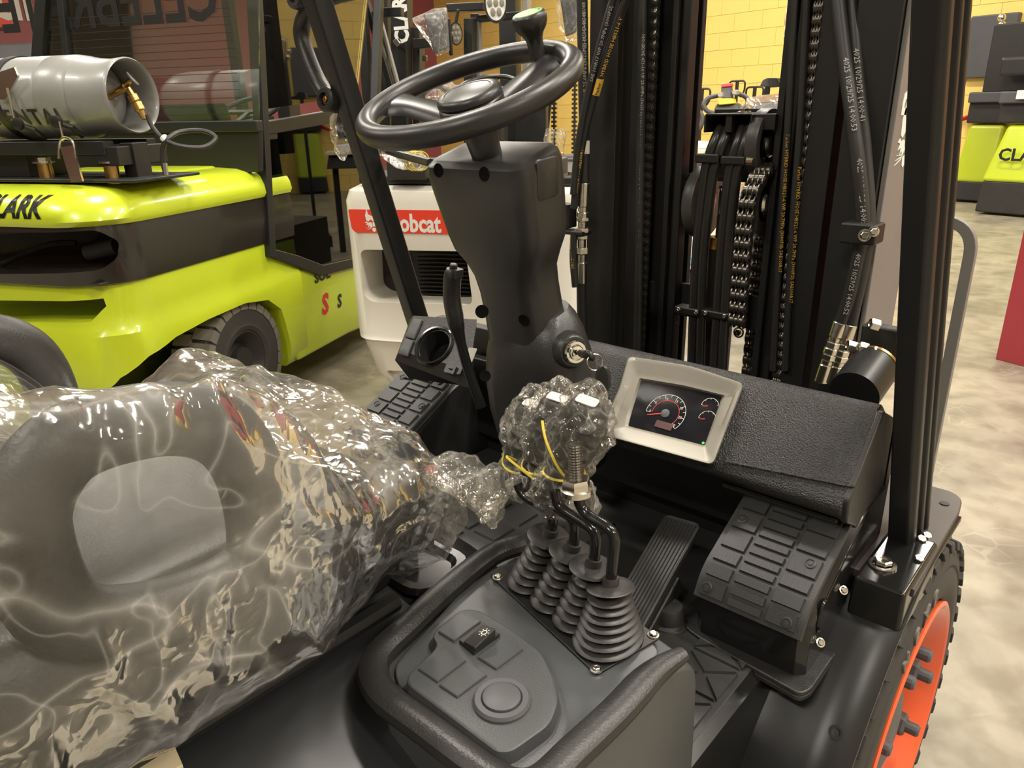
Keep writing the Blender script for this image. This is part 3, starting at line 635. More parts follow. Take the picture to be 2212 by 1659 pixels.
# ---- dashboard
DN = Vector((0, -.70, .714)).normalized(); DP = Vector((-.5, .95, .899))
def dp(x, y, h=0): return at(x, y, P=DP+DN*h, N=DN)
prof = [(1.115, .962), (1.065, 1.001), (1.045, .992), (.952, .898), (.944, .884), (.948, .872), (.985, .845), (1.05, .835), (1.12, .84)]
prof = roundpoly(prof, [.006, .012, .012, .012, .01, .01, .03, .03, .004], 4)
dash = MB()
xs = [(-.80, 1, 0), (-.60, 1, 0), (-.42, 1, 0), (-.258, 1, 0)]
dash.loft([[(x, y, z) for y, z in prof] for x, _, _ in xs])
do = dash.build('dashboard', 'leather', FK, .004, 3, 40)
MB().tube([at(1566, 996, P=DP+DN*.001, N=DN), at(1846, 1052, P=DP+DN*.001, N=DN)], .0022, 8, flat=.7).build('dash_seam', 'leather', do)
# cheek that runs down to the foot of the right guard leg
ckp = [(1.115, .965), (1.05, .996), (.95, .895), (.955, .86), (1.00, .835), (1.02, .80), (1.03, .73), (1.10, .72), (1.12, .80)]
MB(frame((-.262, 0, 0), (0, 1, 0), (0, 0, 1))).prism(roundpoly(ckp, .008, 3), 0, .012).build('dash_cheek', 'plastic', FK, .004, 2)
# lower ledges under the dash
MB().loft([[(x, y, z) for y, z in roundpoly([(.97, .85), (1.12, .845), (1.12, .80), (1.01, .805)], .012, 4)] for x in (-.445, -.27)]).build('dash_underside', 'plastic', FK, .004)
MB().box((-.78, 1.105, .80), (.66, .03, .18)).build('kick_panel', 'black_paint', FK, .006)
bolt(at(1298, 988, Y=1.085), (0, -1, .2), .006, 'brass', washer=False, name='panel_bolt')
# instrument cluster
def loopn(px, r, h, n=5): 
    q = [dp(x, y, h) for x, y in px]
    T = frame(q[0]*0+DP, (1, 0, 0), DN.cross(Vector((1, 0, 0)))); Ti = T.inverted()
    l2 = [(Ti @ p) for p in q]; rp = roundpoly([(p.x, p.y) for p in l2], r, n); z = l2[0].z
    return [tuple(T @ Vector((x, y, z))) for x, y in rp]
o_px = [(1357, 769), (1490, 790), (1608, 829), (1575, 915), (1541, 1006), (1300, 940), (1318, 880), (1337, 838)]
i_px = [(1372, 803), (1480, 821), (1586, 851), (1557, 922), (1528, 984), (1322, 928), (1340, 880), (1356, 842)]
s_px = [(1385, 822), (1475, 837), (1560, 856), (1540, 912), (1522, 962), (1357, 920), (1366, 886), (1376, 854)]
rr = [.012, .02, .012, .01, .010, .008, .01, .01]
bz = MB().loft([loopn(o_px, rr, -.03), loopn(o_px, rr, .010), loopn([(x+(1450-x)*.02, y+(888-y)*.02) for x, y in o_px], rr, .016),
                loopn([(x+(1450-x)*.08, y+(888-y)*.09) for x, y in o_px], rr, .0155), loopn(i_px, [r*.6 for r in rr], .009), loopn([(x*.3+a*.7, y*.3+b*.7) for (x, y), (a, b) in zip(i_px, s_px)], [.004]*8, .0085), loopn(s_px, [.003]*8, .003)], (0, 0))
cl = bz.build('instrument_cluster', 'silver', FK, ang=45)
scr = MB().add(loopn(s_px, [.003]*8, .0034), [list(range(48))]).build('display', 'screen', cl, fix=False)
Ts = frame(dp(1450, 890, .0040), (1, 0, 0), DN.cross(Vector((1, 0, 0)))); Tsi = Ts.inverted()
def sp2(x, y): p = Tsi @ dp(x, y, .0040); return (p.x, p.y)
def arc(c, rx, a0, a1, wd, m, name, ry=None, n=30):
    ry = ry or rx
    r = [[(c[0]+(rx+k*wd)*cos(radians(a0+(a1-a0)*i/n)), c[1]+(ry+k*wd)*sin(radians(a0+(a1-a0)*i/n)), 0) for k in (0, 1)] for i in range(n+1)]
    return MB(Ts).loft(r, closed=False).build(name, m, cl, fix=False)
c = sp2(1437, 893); R = .0335
arc(c, R, -38, 188, .0008, 'dial', 'speed_scale'); arc(c, R*.68, -38, 188, .0007, 'needle', 'rev_scale')
tk = MB(Ts)
for i in range(13):
    a = radians(188-226*i/12); u = Vector((cos(a), sin(a), 0)); n = Vector((-u.y, u.x, 0)); l = .006 if i % 2 == 0 else .004
    p = Vector((*c, 0)); tk.add([tuple(p+u*R-n*.0004), tuple(p+u*R+n*.0004), tuple(p+u*(R-l)+n*.0004), tuple(p+u*(R-l)-n*.0004)], [(0, 1, 2, 3)])
tk.build('scale_ticks', 'dial', cl, fix=False)
for s, a in (('0', 186), ('5', 150), ('10', 110), ('15', 70), ('20', 35), ('25', 0), ('30', -35)):
    text(s, .0062, Ts @ Matrix.Translation((c[0]+cos(radians(a))*R*.8, c[1]+sin(radians(a))*R*.8-.002, 0)), 'dial', 'scale_number', cl, align='CENTER', depth=.0001)
a, b = sp2(1432, 893), sp2(1398, 896); d = Vector((b[0]-a[0], b[1]-a[1])); nn = Vector((-d.y, d.x)).normalized()*.0011
MB(Ts).add([(a[0]+nn.x, a[1]+nn.y, .0006), (a[0]-nn.x, a[1]-nn.y, .0006), (b[0]-nn.x*.4, b[1]-nn.y*.4, .0006), (b[0]+nn.x*.4, b[1]+nn.y*.4, .0006)], [(0, 1, 2, 3)]).build('speed_needle', 'needle', cl, fix=False)
MB(Ts @ Matrix.Translation((*c, 0))).lathe([(.0075, 0), (.0075, .0008), (.006, .0014), (0, .0014)], 24).build('needle_hub', 'dk_grey', cl)
l = sp2(1434, 919); MB(Ts @ Matrix.Translation((*l, .0002))).prism(rrect(.030, .012, .001, 2), 0, .0006).build('lcd_strip', 'lcd', cl)
for (x, y), m in (((1533, 877), 'dial'), ((1527, 905), 'dial')):
    q = sp2(x, y); arc(q, .0135, 20, 185, .0007, m, 'small_scale', n=16)
    for i in range(5):
        a = radians(185-165*i/4); u = Vector((cos(a), sin(a), 0)); MB(Ts).add([(q[0]+u.x*.0135-u.y*.0004, q[1]+u.y*.0135+u.x*.0004, 0), (q[0]+u.x*.0135+u.y*.0004, q[1]+u.y*.0135-u.x*.0004, 0), (q[0]+u.x*.0105, q[1]+u.y*.0105, 0)], [(0, 1, 2)]).build('small_tick', 'dial', cl, fix=False)
    u = Vector((cos(radians(196)), sin(radians(196)))); MB(Ts).add([(q[0]+u.x*.003, q[1]+u.y*.003+.0008, .0003), (q[0]+u.x*.003, q[1]+u.y*.003-.0008, .0003), (q[0]+u.x*.0125, q[1]+u.y*.0125-.0004, .0003), (q[0]+u.x*.0125, q[1]+u.y*.0125+.0004, .0003)], [(0, 1, 2, 3)]).build('small_needle', 'needle', cl, fix=False)
q = sp2(1519, 957); MB(Ts @ Matrix.Translation((*q, 0))).lathe([(.0022, 0), (.0022, .0005), (0, .0005)], 12).build('pilot_light', 'led_green', cl)

# ---- steering column (two moulded shells)
AX = Vector((0, -.30, 1)).normalized()
def sec_col(z, w, d, r, dx=0, dy=0, til=1, n=5, ch=0):
    c = Vector((BX-.004+dx, .808+(1.341-z)*.25+dy, z)); nn = Vector((0, -.30*til, 1)).normalized(); T = zframe(c, nn, (1, 0, 0))
    return [tuple(T @ Vector((x, y, 0))) for x, y in rrect(w, d, r, n)]
S = [sec_col(1.035, .128, .096, .030), sec_col(1.06, .124, .094, .030), sec_col(1.10, .119, .090, .028), sec_col(1.14, .118, .088, .026), sec_col(1.168, .122, .088, .024, .0, -.001),
     sec_col(1.190, .140, .092, .024, .002, -.003), sec_col(1.212, .166, .098, .024, .002, -.006), sec_col(1.235, .178, .100, .024, .002, -.006), sec_col(1.29, .190, .104, .024, .001, -.006), sec_col(1.325, .195, .106, .024, 0, -.006), sec_col(1.336, .190, .100, .022, 0, -.006), sec_col(1.343, .170, .085, .018, 0, -.004)]
co = MB().loft(S).build('column_shroud', 'plastic_smooth', FK, ang=38)
seam = [Vector(r[1])*1 for r in S]    # joint line down the right cheek
MB().tube([p+Vector((.0003, 0, 0)) for p in [Vector(r[3])*.5+Vector(r[2])*.5 for r in S[:-2]]], .0007, 5).build('shell_joint', 'black_ink', co) if False else None
S2 = [sec_col(.80, .16, .13, .03, 0, .01, .4), sec_col(.86, .176, .13, .035, .002, .008, .6), sec_col(.93, .186, .13, .04, .004, .004), sec_col(.985, .188, .126, .045, .008, .002), sec_col(1.03, .178, .120, .05, .012, .002), sec_col(1.06, .160, .110, .045, .014, .004), sec_col(1.085, .130, .095, .04, .016, .010), sec_col(1.10, .10, .075, .03, .016, .016)]
cl2 = MB().loft(S2).build('column_base', 'plastic', FK, ang=40)
def shroud_hole(x, y, yy, n=(0, -1, -.1)):
    p = at(x, y, Y=yy); return p
import bmesh
def on_mesh(o, x, y):
    d = ray(x, y); ok, p, n, i = o.ray_cast(CAM, d); return (p, n) if ok else (CAM+d*1.1, -d)
for x, y in ((947, 368), (1046, 376), (1041, 673), (1132, 692)):
    p, n = on_mesh(co, x, y); MB(zframe(p-n*.0002, n)).lathe([(.0100, .0004), (.0092, .0010), (.0084, .0006), (0, .0006)], 20).build('screw_well', 'hole_shade', co)
p, n = on_mesh(cl2, 1048, 812); MB(zframe(p, n)).lathe([(.0085, .0004), (.008, .001), (.007, .0006), (0, .0006)], 18).build('screw_well', 'hole_shade', cl2)
p, n = on_mesh(co, 1183, 385); 
Tp = zframe(p, n, (0, 1, .1)); MB(Tp).loft([[(*q, z) for q in rrect(w_, h_, .007, 4)] for w_, h_, z in ((.045, .054, -.004), (.045, .054, .0005), (.042, .051, .0016))]).build('blank_plug', 'plastic_smooth', co)
# ignition barrel on the right cheek
ip = at(1238, 755, X=-.657); p, n = on_mesh(cl2, 1232, 757); n = Vector((.88, -.42, .12)).normalized(); T = zframe(p-n*.006, n)
ig = MB(T).lathe([(.031, -.004), (.028, .010), (.0255, .017), (.023, .019), (.019, .019), (.018, .016)], 32).build('ignition_boss', 'plastic', cl2)
MB(T).lathe([(.0185, .014), (.0185, .024), (.0165, .0265), (.0125, .0265), (.0115, .030), (.009, .031), (0, .0305)], 32).build('ignition_lock', 'chrome', cl2)
KP = p+n*.026
# ---- steering wheel
WC = Vector((BX, .757, 1.422)); WN = Vector((0, -sin(.385), cos(.385))); TW = zframe(WC, WN, (1, 0, 0)); TWi = TW.inverted(); WRr = .1435
sw = thing_part = MB(TW).lathe([(.021, -.095), (.024, -.05), (.044, -.042), (.047, -.034), (.042, -.026), (0, -.026)], 32).build('steering_wheel', 'plastic_smooth', FK)
MB(TW).tube([(WRr*cos(2*pi*i/72), WRr*sin(2*pi*i/72), 0) for i in range(72)], .0150, 16, True).build('rim', 'plastic_smooth', sw, ang=80)
def wl2(x, y): q = TWi @ at(x, y, P=WC, N=WN); return Vector((q.x, q.y, 0))
for end, side in ((wl2(822, 218), 1), (wl2(1142, 140), -1)):
    e = end.normalized(); a0 = math.atan2(e.y, e.x); rings = []
    for i in range(13):
        t = i/12; r = .022+(WRr-.022)*t; wv = .021+.010*(1-t)+.030*max(0, (t-.66)/.34)**2; h = .0085; a = a0
        c = Vector((cos(a)*r, sin(a)*r, -.032*(1-t)**1.2-.003)); tn = Vector((-sin(a), cos(a), 0))
        rings.append([tuple(c+tn*wv*u+Vector((0, 0, h*v))) for u, v in ((-1, -.6), (-.8, .5), (-.4, .95), (0, 1), (.4, .95), (.8, .5), (1, -.6), (.6, -1.2), (-.6, -1.2))])
    MB(TW).loft(rings).build('spoke', 'plastic_smooth', sw, ang=60)
MB(TW @ Matrix.Translation((0, 0, -.019))).lathe([(.044, -.006), (.0455, -.002), (.0455, .006), (.043, .0085), (.0455, .0105), (.0452, .016), (.041, .0205), (.033, .0215), (.0325, .0208), (.031, .0213), (0, .0222)], 48).build('hub_cap', 'plastic_smooth', sw, ang=40)
kb = wl2(1163, 122); kb = kb*min(1, WRr*1.02/kb.length); kt = Matrix.Translation(kb) @ Matrix.Diagonal((1, 1, .84, 1)) @ Matrix.Translation((0, 0, -.004))
kz = 0.045
MB(TW @ kt).lathe([(.014, .004), (.012, .014), (.0112, .024), (.0118, .032), (.015, .040), (.020, .047), (.0235, .055), (.0245, .062), (.0238, .068), (.0215, .072), (.0208, .0722), (0, .0724)], 36).build('spinner_knob', 'plastic_smooth', sw, ang=50)
MB(TW @ kt).lathe([(.0195, .0722), (.0195, .0730), (0, .0736)], 36).build('knob_sticker', 'green', sw)
TT = TW @ kt @ Matrix.Translation((0, 0, .0738))
for i, ch in enumerate('INPI SOLUTION'):
    a = radians(165-i*11.5); T2 = TT @ Matrix.Rotation(a-pi/2, 4, 'Z') @ Matrix.Translation((0, .0145, 0)); 
    if ch != ' ': text(ch, .0052, T2, 'black_ink', 'sticker_lettering', sw, align='CENTER', depth=.0002)
# ---- left pod with cup holder, switch blanks
PN = Vector((.10, -.72, .69)).normalized(); PP = at(940, 750, Y=.955)
def pp(x, y, h=0): return at(x, y, P=PP+PN*h, N=PN)
face = [pp(893, 682), pp(1030, 690), pp(1015, 800), pp(862, 757)]
und = [pp(893, 684, -.06)+Vector((0, 0, .0)), pp(1030, 692, -.06), pp(1018, 835, -.045), pp(884, 818, -.045)]
pod_m = MB().loft([[tuple(q) for q in und], [tuple(q) for q in [pp(886, 690, -.016), pp(1030, 694, -.016), pp(1010, 838, -.016), pp(853, 778, -.016)]], [tuple(q) for q in face]])
pod_o = pod_m.build('left_pod', 'plastic', FK, .007, 3, 20)
cuT = zframe(pp(938, 747), PN, (1, 0, 0)); cur = .040
cut = MB(cuT).lathe([(cur*.8, -.05), (cur*.9, .02)], 36, cap=1)
boolean(pod_o, [cut])
MB(cuT).lathe([(cur*.78, -.052), (cur*.9, -.004), (cur*.92, .003), (cur*.97, .0055), (cur*1.06, .006), (cur*1.12, .003), (cur*1.13, -.001)], 40).add([], []).build('cup_holder', 'black_gloss', pod_o)
MB(cuT).lathe([(cur*.8, -.050), (0, -.050)], 30).build('cup_floor', 'black_paint', pod_o)
for q4 in (((896, 690), (914, 693), (896, 735), (877, 730)), ((880, 733), (896, 738), (882, 772), (862, 766))):
    P4 = [pp(*q, .0) for q in q4]; c = sum(P4, Vector())/4
    MB().loft([[tuple(q) for q in P4], [tuple(q+PN*.005) for q in P4], [tuple(c+(q-c)*.85+PN*.0065) for q in P4]]).build('switch_blank', 'dk_grey', pod_o, .001)
T = frame(pp(985, 785, .001), pp(1010, 790)-pp(960, 782), pp(985, 770)-pp(985, 800)); MB(T).prism(rrect(.04, .045, .004, 3), 0, .0015).box((0, -.012, .004), (.018, .006, .006)).box((.006, -.02, .004), (.005, .012, .006)).build('socket_cover', 'plastic', pod_o)
MB(T @ Matrix.Translation((.026, .022, .001))).prism(rrect(.02, .03, .002, 2), 0, .0008).build('pod_label', 'silver', pod_o)
MB().tube([at(900, 805, Y=1.0), at(905, 850, Y=1.01)], .03, 10).build('pod_bracket', 'plastic', FK) if False else None
# ---- parking brake lever
by = .905
pth = [at(979, 580, Y=by), at(976, 640, Y=by), at(984, 690, Y=by+.002), at(993, 730, Y=by+.004), at(1012, 800, Y=by+.012), at(1040, 880, Y=by+.02)]
P2 = cr(pth, 6); r2 = [.0165 if i < 15 else max(.0105, .0165-.0012*(i-14)) for i in range(len(P2))]
bl = MB().tube(P2[12:], r2[12:], 12, flat=.8).build('brake_lever', 'black_paint', FK)
MB().tube(P2[:15], [.0130, .0165]+[.0172]*10+[.0165, .016, .015], 14, flat=.85).build('brake_grip', 'plastic', bl, ang=50)
MB(zframe(P2[0]-Vector((0, 0, .002)), P2[0]-P2[2])).lathe([(.007, 0), (.007, .009), (.0055, .011), (0, .011)], 16).box((.013, 0, -.004), (.008, .018, .016)).build('release_button', 'plastic_smooth', bl)

# ================================================================== mast
MY = 1.45
def mx(px, Y=MY, y=300): return at(px, y, Y=Y).x
ZB, ZT = .12, 2.25
def rail(x0, x1, y0, y1, name='mast_rail', m='mast_paint', parent=FK): return MB().box(((x0+x1)/2, (y0+y1)/2, (ZB+ZT)/2), (abs(x1-x0), y1-y0, ZT-ZB)).build(name, m, parent, .003)
def channel(xw, s, y0, y1, wf, t=.018, name='mast_channel', m='mast_paint'):
    # C-section: web at xw, flanges of width wf towards s
    p = [(xw, y0), (xw+s*wf, y0), (xw+s*wf, y0+t), (xw+s*t, y0+t+.006), (xw+s*t, y1-t-.006), (xw+s*wf, y1-t), (xw+s*wf, y1), (xw, y1)]
    return MB().prism(p, ZB, ZT).build(name, m, FK, .0025, 2)
channel(mx(1270), 1, 1.45, 1.63, .075); 
channel(mx(1347), 1, 1.47, 1.60, .050, name='mast_channel')
channel(mx(1408, 1.5), 1, 1.505, 1.60, .062)
rail(mx(1440, 1.49), mx(1452, 1.49), 1.488, 1.51); rail(mx(1462, 1.49), mx(1478, 1.49), 1.488, 1.52)
XR = -.418
ch_r = channel(XR, -1, 1.45, 1.66, .075, m='mast_paint'); channel(mx(1800, 1.47), -1, 1.47, 1.60, .05); channel(mx(1740, 1.5), -1, 1.505, 1.60, .062)
rail(mx(1672, 1.49), mx(1688, 1.49), 1.488, 1.52); rail(mx(1700, 1.49), mx(1716, 1.49), 1.488, 1.51)
mp = MB().box((XR+.006, 1.557, (ZB+ZT)/2), (.010, .196, ZT-ZB)).build('mast_lit_face', 'grey_mast', FK, .002)  # grey skin stands in for light on the channel's outer face
Tm = frame((XR+.0115, 1.50, 1.28), (0, 0, 1), (0, -1, 0))      # lettering climbs the lit side face
text('Bobcat', .105, frame((XR+.0116, 1.556, at(1940, 256, X=XR+.0116).z), (0, 0, 1), (0, -1, 0)), 'white_ink', 'mast_lettering', mp, off=.002, sx=.85)
def cat_head(T, s, name, m, parent, depth=.0008):
    # bob-tailed cat head: ears, brow, cheek tufts, muzzle, as separate cut pieces of one decal
    P = [[(-.50, 1.0), (-.42, .55), (-.12, .42), (.12, .42), (.42, .55), (.50, 1.0), (.66, .45), (.60, .10), (.42, .02), (.22, .18), (.06, .05), (-.06, .05), (-.22, .18), (-.42, .02), (-.60, .10), (-.66, .45)],
         [(-.60, .02), (-.45, -.08), (-.30, -.02), (-.16, -.06), (-.10, -.34), (-.22, -.46), (-.34, -.30), (-.48, -.42), (-.44, -.22), (-.66, -.28), (-.54, -.12), (-.74, -.08)],
         [(.60, .02), (.45, -.08), (.30, -.02), (.16, -.06), (.10, -.34), (.22, -.46), (.34, -.30), (.48, -.42), (.44, -.22), (.66, -.28), (.54, -.12), (.74, -.08)],
         [(-.07, .0), (.07, .0), (.10, -.28), (0, -.38), (-.10, -.28)], [(-.16, -.50), (0, -.43), (.16, -.50), (.13, -.68), (0, -.76), (-.13, -.68)]]
    b = MB(T)
    for p in P: b.prism([(x*s, y*s) for x, y in p], -depth/2, depth/2)
    for sx in (-1, 1):
        for k in range(3): b.prism([(sx*(.24)*s, (-.40-.05*k)*s), (sx*.75*s, (-.42-.12*k)*s), (sx*.24*s, (-.43-.05*k)*s)], -depth/2, depth/2)
    return b.build(name, m, parent, smooth=False)
cat_head(frame((XR+.0116, 1.578, 1.318), (.0, -.30, 1), (0, -1, -.30)) @ Matrix.Rotation(radians(-90), 4, 'Z') if False else frame((XR+.0116, 1.542, 1.335), (0, 1, 0), (0, 0, 1)), .068, 'mast_emblem', 'white_ink', mp)
# cross members
def cross(y0, y1, Y, z0c, bow, x0, x1, th=.012, name='cross_member'):
    r = []
    for i in range(13):
        t = i/12; x = x0+(x1-x0)*t; yy = Y+bow*sin(pi*t)
        r.append([(x, yy, y0), (x, yy+th, y0), (x, yy+th, y1), (x, yy, y1)])
    return MB().loft(r).build(name, 'mast_paint', FK, .002, 1, 50)
zt, zb = at(1560, 640, Y=1.50).z, at(1560, 705, Y=1.50).z
cm = cross(zb, zt+.01, 1.50, 0, .03, mx(1415, 1.5), mx(1690, 1.5))
# center lift cylinder and chains, sheaves
yc = 1.56
xc = at(1540, 600, Y=yc).x
cyl = MB().cyl((xc+.02, yc, .12), (xc+.02, yc, at(1560, 515, Y=yc).z), .034, 24).build('lift_cylinder', 'mast_paint', FK)
zc = at(1560, 515, Y=yc).z
MB(Matrix.Translation((xc+.02, yc, zc))).lathe([(.036, -.02), (.036, 0), (.034, .004), (.022, .005), (.022, .0)], 24).build('gland_ring', 'brass', cyl)
MB().cyl((xc+.02, yc, zc), (xc+.02, yc, at(1560, 400, Y=yc).z), .020, 20).build('cylinder_rod', 'chrome', cyl)
for px in (1523, 1562):
    xx = at(px, 780, Y=1.63).x; MB().cyl((xx, 1.63, .3), (xx, 1.63, at(px, 540, Y=1.63).z), .014, 12).build('guide_tube', 'white_ink', FK)
# roller chains made of single links
def link_mesh(p, w, name):
    b = MB()
    for sx in (-1, -.38, .38, 1):
        e = [(p*.62*cos(a)*.62, p*.62*sin(a)*1.0) for a in [2*pi*i/10 for i in range(10)]]
        b.prism(e, sx*w/2-.0012, sx*w/2+.0012, frame((0, 0, 0), (0, 1, 0), (0, 0, 1)))
    b.cyl((-w/2-.003, 0, 0), (w/2+.003, 0, 0), p*.24, 8).cyl((-w*.46, 0, 0), (-w*.14, 0, 0), p*.40, 10).cyl((-w*.10, 0, 0), (w*.10, 0, 0), p*.40, 10).cyl((w*.14, 0, 0), (w*.46, 0, 0), p*.40, 10)
    me = b.mesh(name); me.materials.append(M['chain']); me.shade_smooth(); me.set_sharp_from_angle(angle=radians(40)); return me
def chain(path, pitch, w, label=None):
    P = [Vector(p) for p in path]; cum = [0]
    for a, b in zip(P, P[1:]): cum.append(cum[-1]+(b-a).length)
    n = int(cum[-1]/pitch); me = link_mesh(pitch, w, 'link'); core = MB().tube(P, [.004]*len(P), 6).build('lift_chain', 'chain', FK)
    for k in range(n+1):
        d = k*pitch; i = max(j for j in range(len(cum)-1) if cum[j] <= d+1e-9); t = min(1, (d-cum[i])/(cum[i+1]-cum[i])); p = P[i].lerp(P[i+1], t); tg = (P[i+1]-P[i]).normalized()
        o = bpy.data.objects.new('link', me); COL.objects.link(o); o.matrix_world = frame(p, (1, 0, 0), tg.cross(Vector((1, 0, 0)))); o.parent = core
    return core
x_ = at(1404, 300, Y=1.475).x; chain([(x_, 1.475, .80), (x_, 1.475, 1.72)], .0205, .012)
x_ = at(1738, 300, Y=1.475).x; chain([(x_, 1.475, .80), (x_, 1.475, 1.72)], .0205, .014)
# sheave stack in the middle
sy = 1.50
s1 = at(1652, 310, Y=sy+.02); s2 = at(1644, 440, Y=sy)
def disc(c, r, name, w=.012, hub=.5):
    T = zframe(c, (1, 0, 0)); b = MB(T).lathe([(r*hub, -w), (r*.98, -w), (r, -w*.6), (r, w*.6), (r*.98, w), (r*hub, w), (r*hub*.95, w*.4)], 36); o = b.build(name, 'disc_paint', FK)
    MB(T).lathe([(r*.40, -w), (r*.40, w*1.1), (r*.34, w*1.5), (r*.15, w*1.6), (0, w*1.6)], 28).build('sheave_axle', 'zinc', o); MB(T).lathe([(r*hub, 0), (r*.4, 0)], 28).build('sheave_web', 'black_gloss', o); return o
disc(s1, .068, 'hose_sheave', hub=.72); disc(s2, .066, 'chain_sheave', hub=.58)
disc(Vector((at(1518, 455, Y=sy+.04).x, sy+.04, s2.z-.01)), .078, 'chain_sheave', hub=.25)
xa = at(1608, 500, Y=sy-.072).x; xb = at(1593, 690, Y=sy-.072).x
arcp = [(xa+.002*i, s2.y-.072*cos(a), s2.z+.072*sin(a)) for i, a in enumerate([radians(-5+i*15) for i in range(13)])]
chain([(xb, sy-.072, at(1593, 692, Y=sy-.072).z), (xa, sy-.072, s2.z-.05)]+arcp[1:]+[(xa+.03, sy+.075, .80)], .0265, .030)
xg = at(1640, 600, Y=1.55).x; chain([(xg, 1.55, .80), (xg, 1.55, s2.z-.02)], .0265, .03)
# brackets over the hoses
tb = MB(); a = at(1541, 247, Y=sy); b = at(1640, 247, Y=sy); c = at(1541, 285, Y=sy)
tb.box(((a.x+b.x)/2, sy+.02, a.z), (b.x-a.x, .11, .004)).box((a.x, sy+.02, (a.z+c.z)/2), (.004, .11, a.z-c.z)).box((b.x, sy+.02, (a.z+c.z)/2), (.004, .11, a.z-c.z)).box(((a.x+b.x)/2, sy+.02, (a.z+c.z)/2), (.014, .1, a.z-c.z))
tb.box((b.x+.02, sy+.03, a.z-.015), (.05, .11, .030)); tbo = tb.build('hose_guard', 'mast_paint', FK, .0015, 1)
bolt(at(1608, 243, Y=sy), (0, 0, 1), .009, parent=tbo, name='guard_bolt')
a = at(1492, 380, Y=sy+.05); b = at(1680, 380, Y=sy+.05)
tb = MB().box(((a.x+b.x)/2, sy+.05, a.z), (b.x-a.x, .05, .012)).box((a.x+.006, sy+.05, a.z-.014), (.012, .05, .03)).box((b.x-.006, sy+.05, a.z-.014), (.012, .05, .03)).box(((a.x+b.x)/2+.01, sy+.05, a.z+.07), (.12, .012, .14))
tb.build('sheave_yoke', 'mast_paint', FK, .002, 1)
# four lift hoses over the top
hs = []
for k, (p0, p1, p2, p3, p4, p5) in enumerate((((1562, 268), (1546, 300), (1529, 348), (1520, 400), (1504, 560), (1494, 800)), ((1580, 265), (1565, 300), (1549, 348), (1537, 400), (1520, 560), (1512, 800)),
        ((1608, 268), (1597, 300), (1581, 348), (1572, 400), (1557, 560), (1542, 800)), ((1624, 266), (1613, 300), (1598, 352), (1588, 402), (1573, 560), (1560, 800)))):
    pts = [at(*p0, Y=sy+.05)]+[at(*q, Y=sy-d) for q, d in ((p0, -.01), (p1, .02), (p2, .03), (p3, .03), (p4, .03), (p5, .03))]
    MB().tube(cr(pts, 6), .0108, 12).build('lift_hose', 'hose_shiny', FK)
def clamp(px0, px1, Y, parent=FK, name='hose_clamp', bolts=()):
    a, b = at(*px0, Y=Y), at(*px1, Y=Y); o = MB().box(((a.x+b.x)/2, Y+.006, (a.z+b.z)/2), (abs(b.x-a.x), .034, abs(a.z-b.z))).build(name, 'mast_paint', parent, .004, 2)
    for q in bolts: bolt(at(*q, Y=Y-.013), (0, -1, .1), .005, 'zinc', o, 'clamp_bolt', False)
    return o
clamp((1506, 331), (1556, 353), sy-.035); clamp((1561, 336), (1612, 357), sy-.035)
MB().cyl(at(1614, 347, Y=sy-.04), at(1628, 349, Y=sy-.04), .008, 10).build('clamp_stud', 'zinc', FK)
clamp((1461, 658), (1514, 684), sy-.035, bolts=((1467, 668), (1505, 675))); clamp((1519, 666), (1578, 692), sy-.035, bolts=((1525, 677), (1566, 683)))
bolt(at(1452, 695, Y=1.505), (0, -1, .1), .008); bolt(at(1596, 718, Y=1.525), (0, -1, .1), .008)

# ---- hydraulic hoses with printed lettering
def hose_text(s, a, b, t0, size, m, rad, parent, side=0, flip=False):
    a, b = Vector(a), Vector(b); d = (b-a).normalized(); v = (CAM-(a+b)/2); v = (v-d*v.dot(d)).normalized(); v = Matrix.Rotation(side, 3, d) @ v
    p = a+(b-a)*t0; y = v.cross(d)
    text(s, size, frame(p+v*(rad+.0002)-y*size*.35, d, y), m, 'hose_print', parent, depth=.0003, res=1)
def hose(px, Y, r, name='hydraulic_hose', k=6, m='hose'):
    P = [at(x, y, Y=Y+(q[0] if q else 0)) for x, y, *q in px]
    if px[0][1] < 0: P = [P[0]+(P[0]-P[1]).normalized()*.25+Vector((0, 0, .35)), P[0]+(P[0]-P[1]).normalized()*.12+Vector((0, 0, .04))]+P     # on up the mast, out of frame
    return MB().tube(cr(P, k), r, 12).build(name, m, FK)
HY = 1.40
h1 = hose([(1257, -30), (1260, 150), (1262, 300), (1262, 400)], HY, .0118)
hose_text('- - - - - -  ·  MSHA IC-40/48', at(1260, 175, Y=HY), at(1257, -20, Y=HY), .0, .012, 'grey_ink', .0118, h1, .3)
hose_text('NO-SKIVE 471-10 UP 25.0MPa (3625PSI) MSHA IC-40/48  -  -  -  -', at(1262, 300, Y=HY), at(1257, -20, Y=HY), .0, .0115, 'grey_ink', .0118, h1, .25)
a = at(1262, 318, Y=HY); MB(Matrix.Translation(a)).lathe([(.0122, -.014), (.0122, .014)], 14).build('hose_tag', 'white_ink', h1)
def fitting(a, b, r, parts, parent=FK, name='hose_fitting'):
    a, b = Vector(a), Vector(b); L_ = (b-a).length; T = zframe(a, b-a); first = None
    for s0, s1, rr_, n in parts:
        e = .0015; q = MB(T).lathe([(rr_-e, s0*L_), (rr_, s0*L_+e), (rr_, s1*L_-e), (rr_-e, s1*L_)], n, cap=1).build(name if first is None else ('hex_nut' if n == 6 else 'ferrule'), 'zinc', first or parent, ang=28); first = first or q
    return first
fit = ((0, .30, .0135, 20), (.30, .37, .0115, 20), (.37, .44, .014, 20), (.44, .49, .0155, 6), (.49, .58, .011, 14), (.58, .64, .0165, 6), (.64, .72, .011, 12))
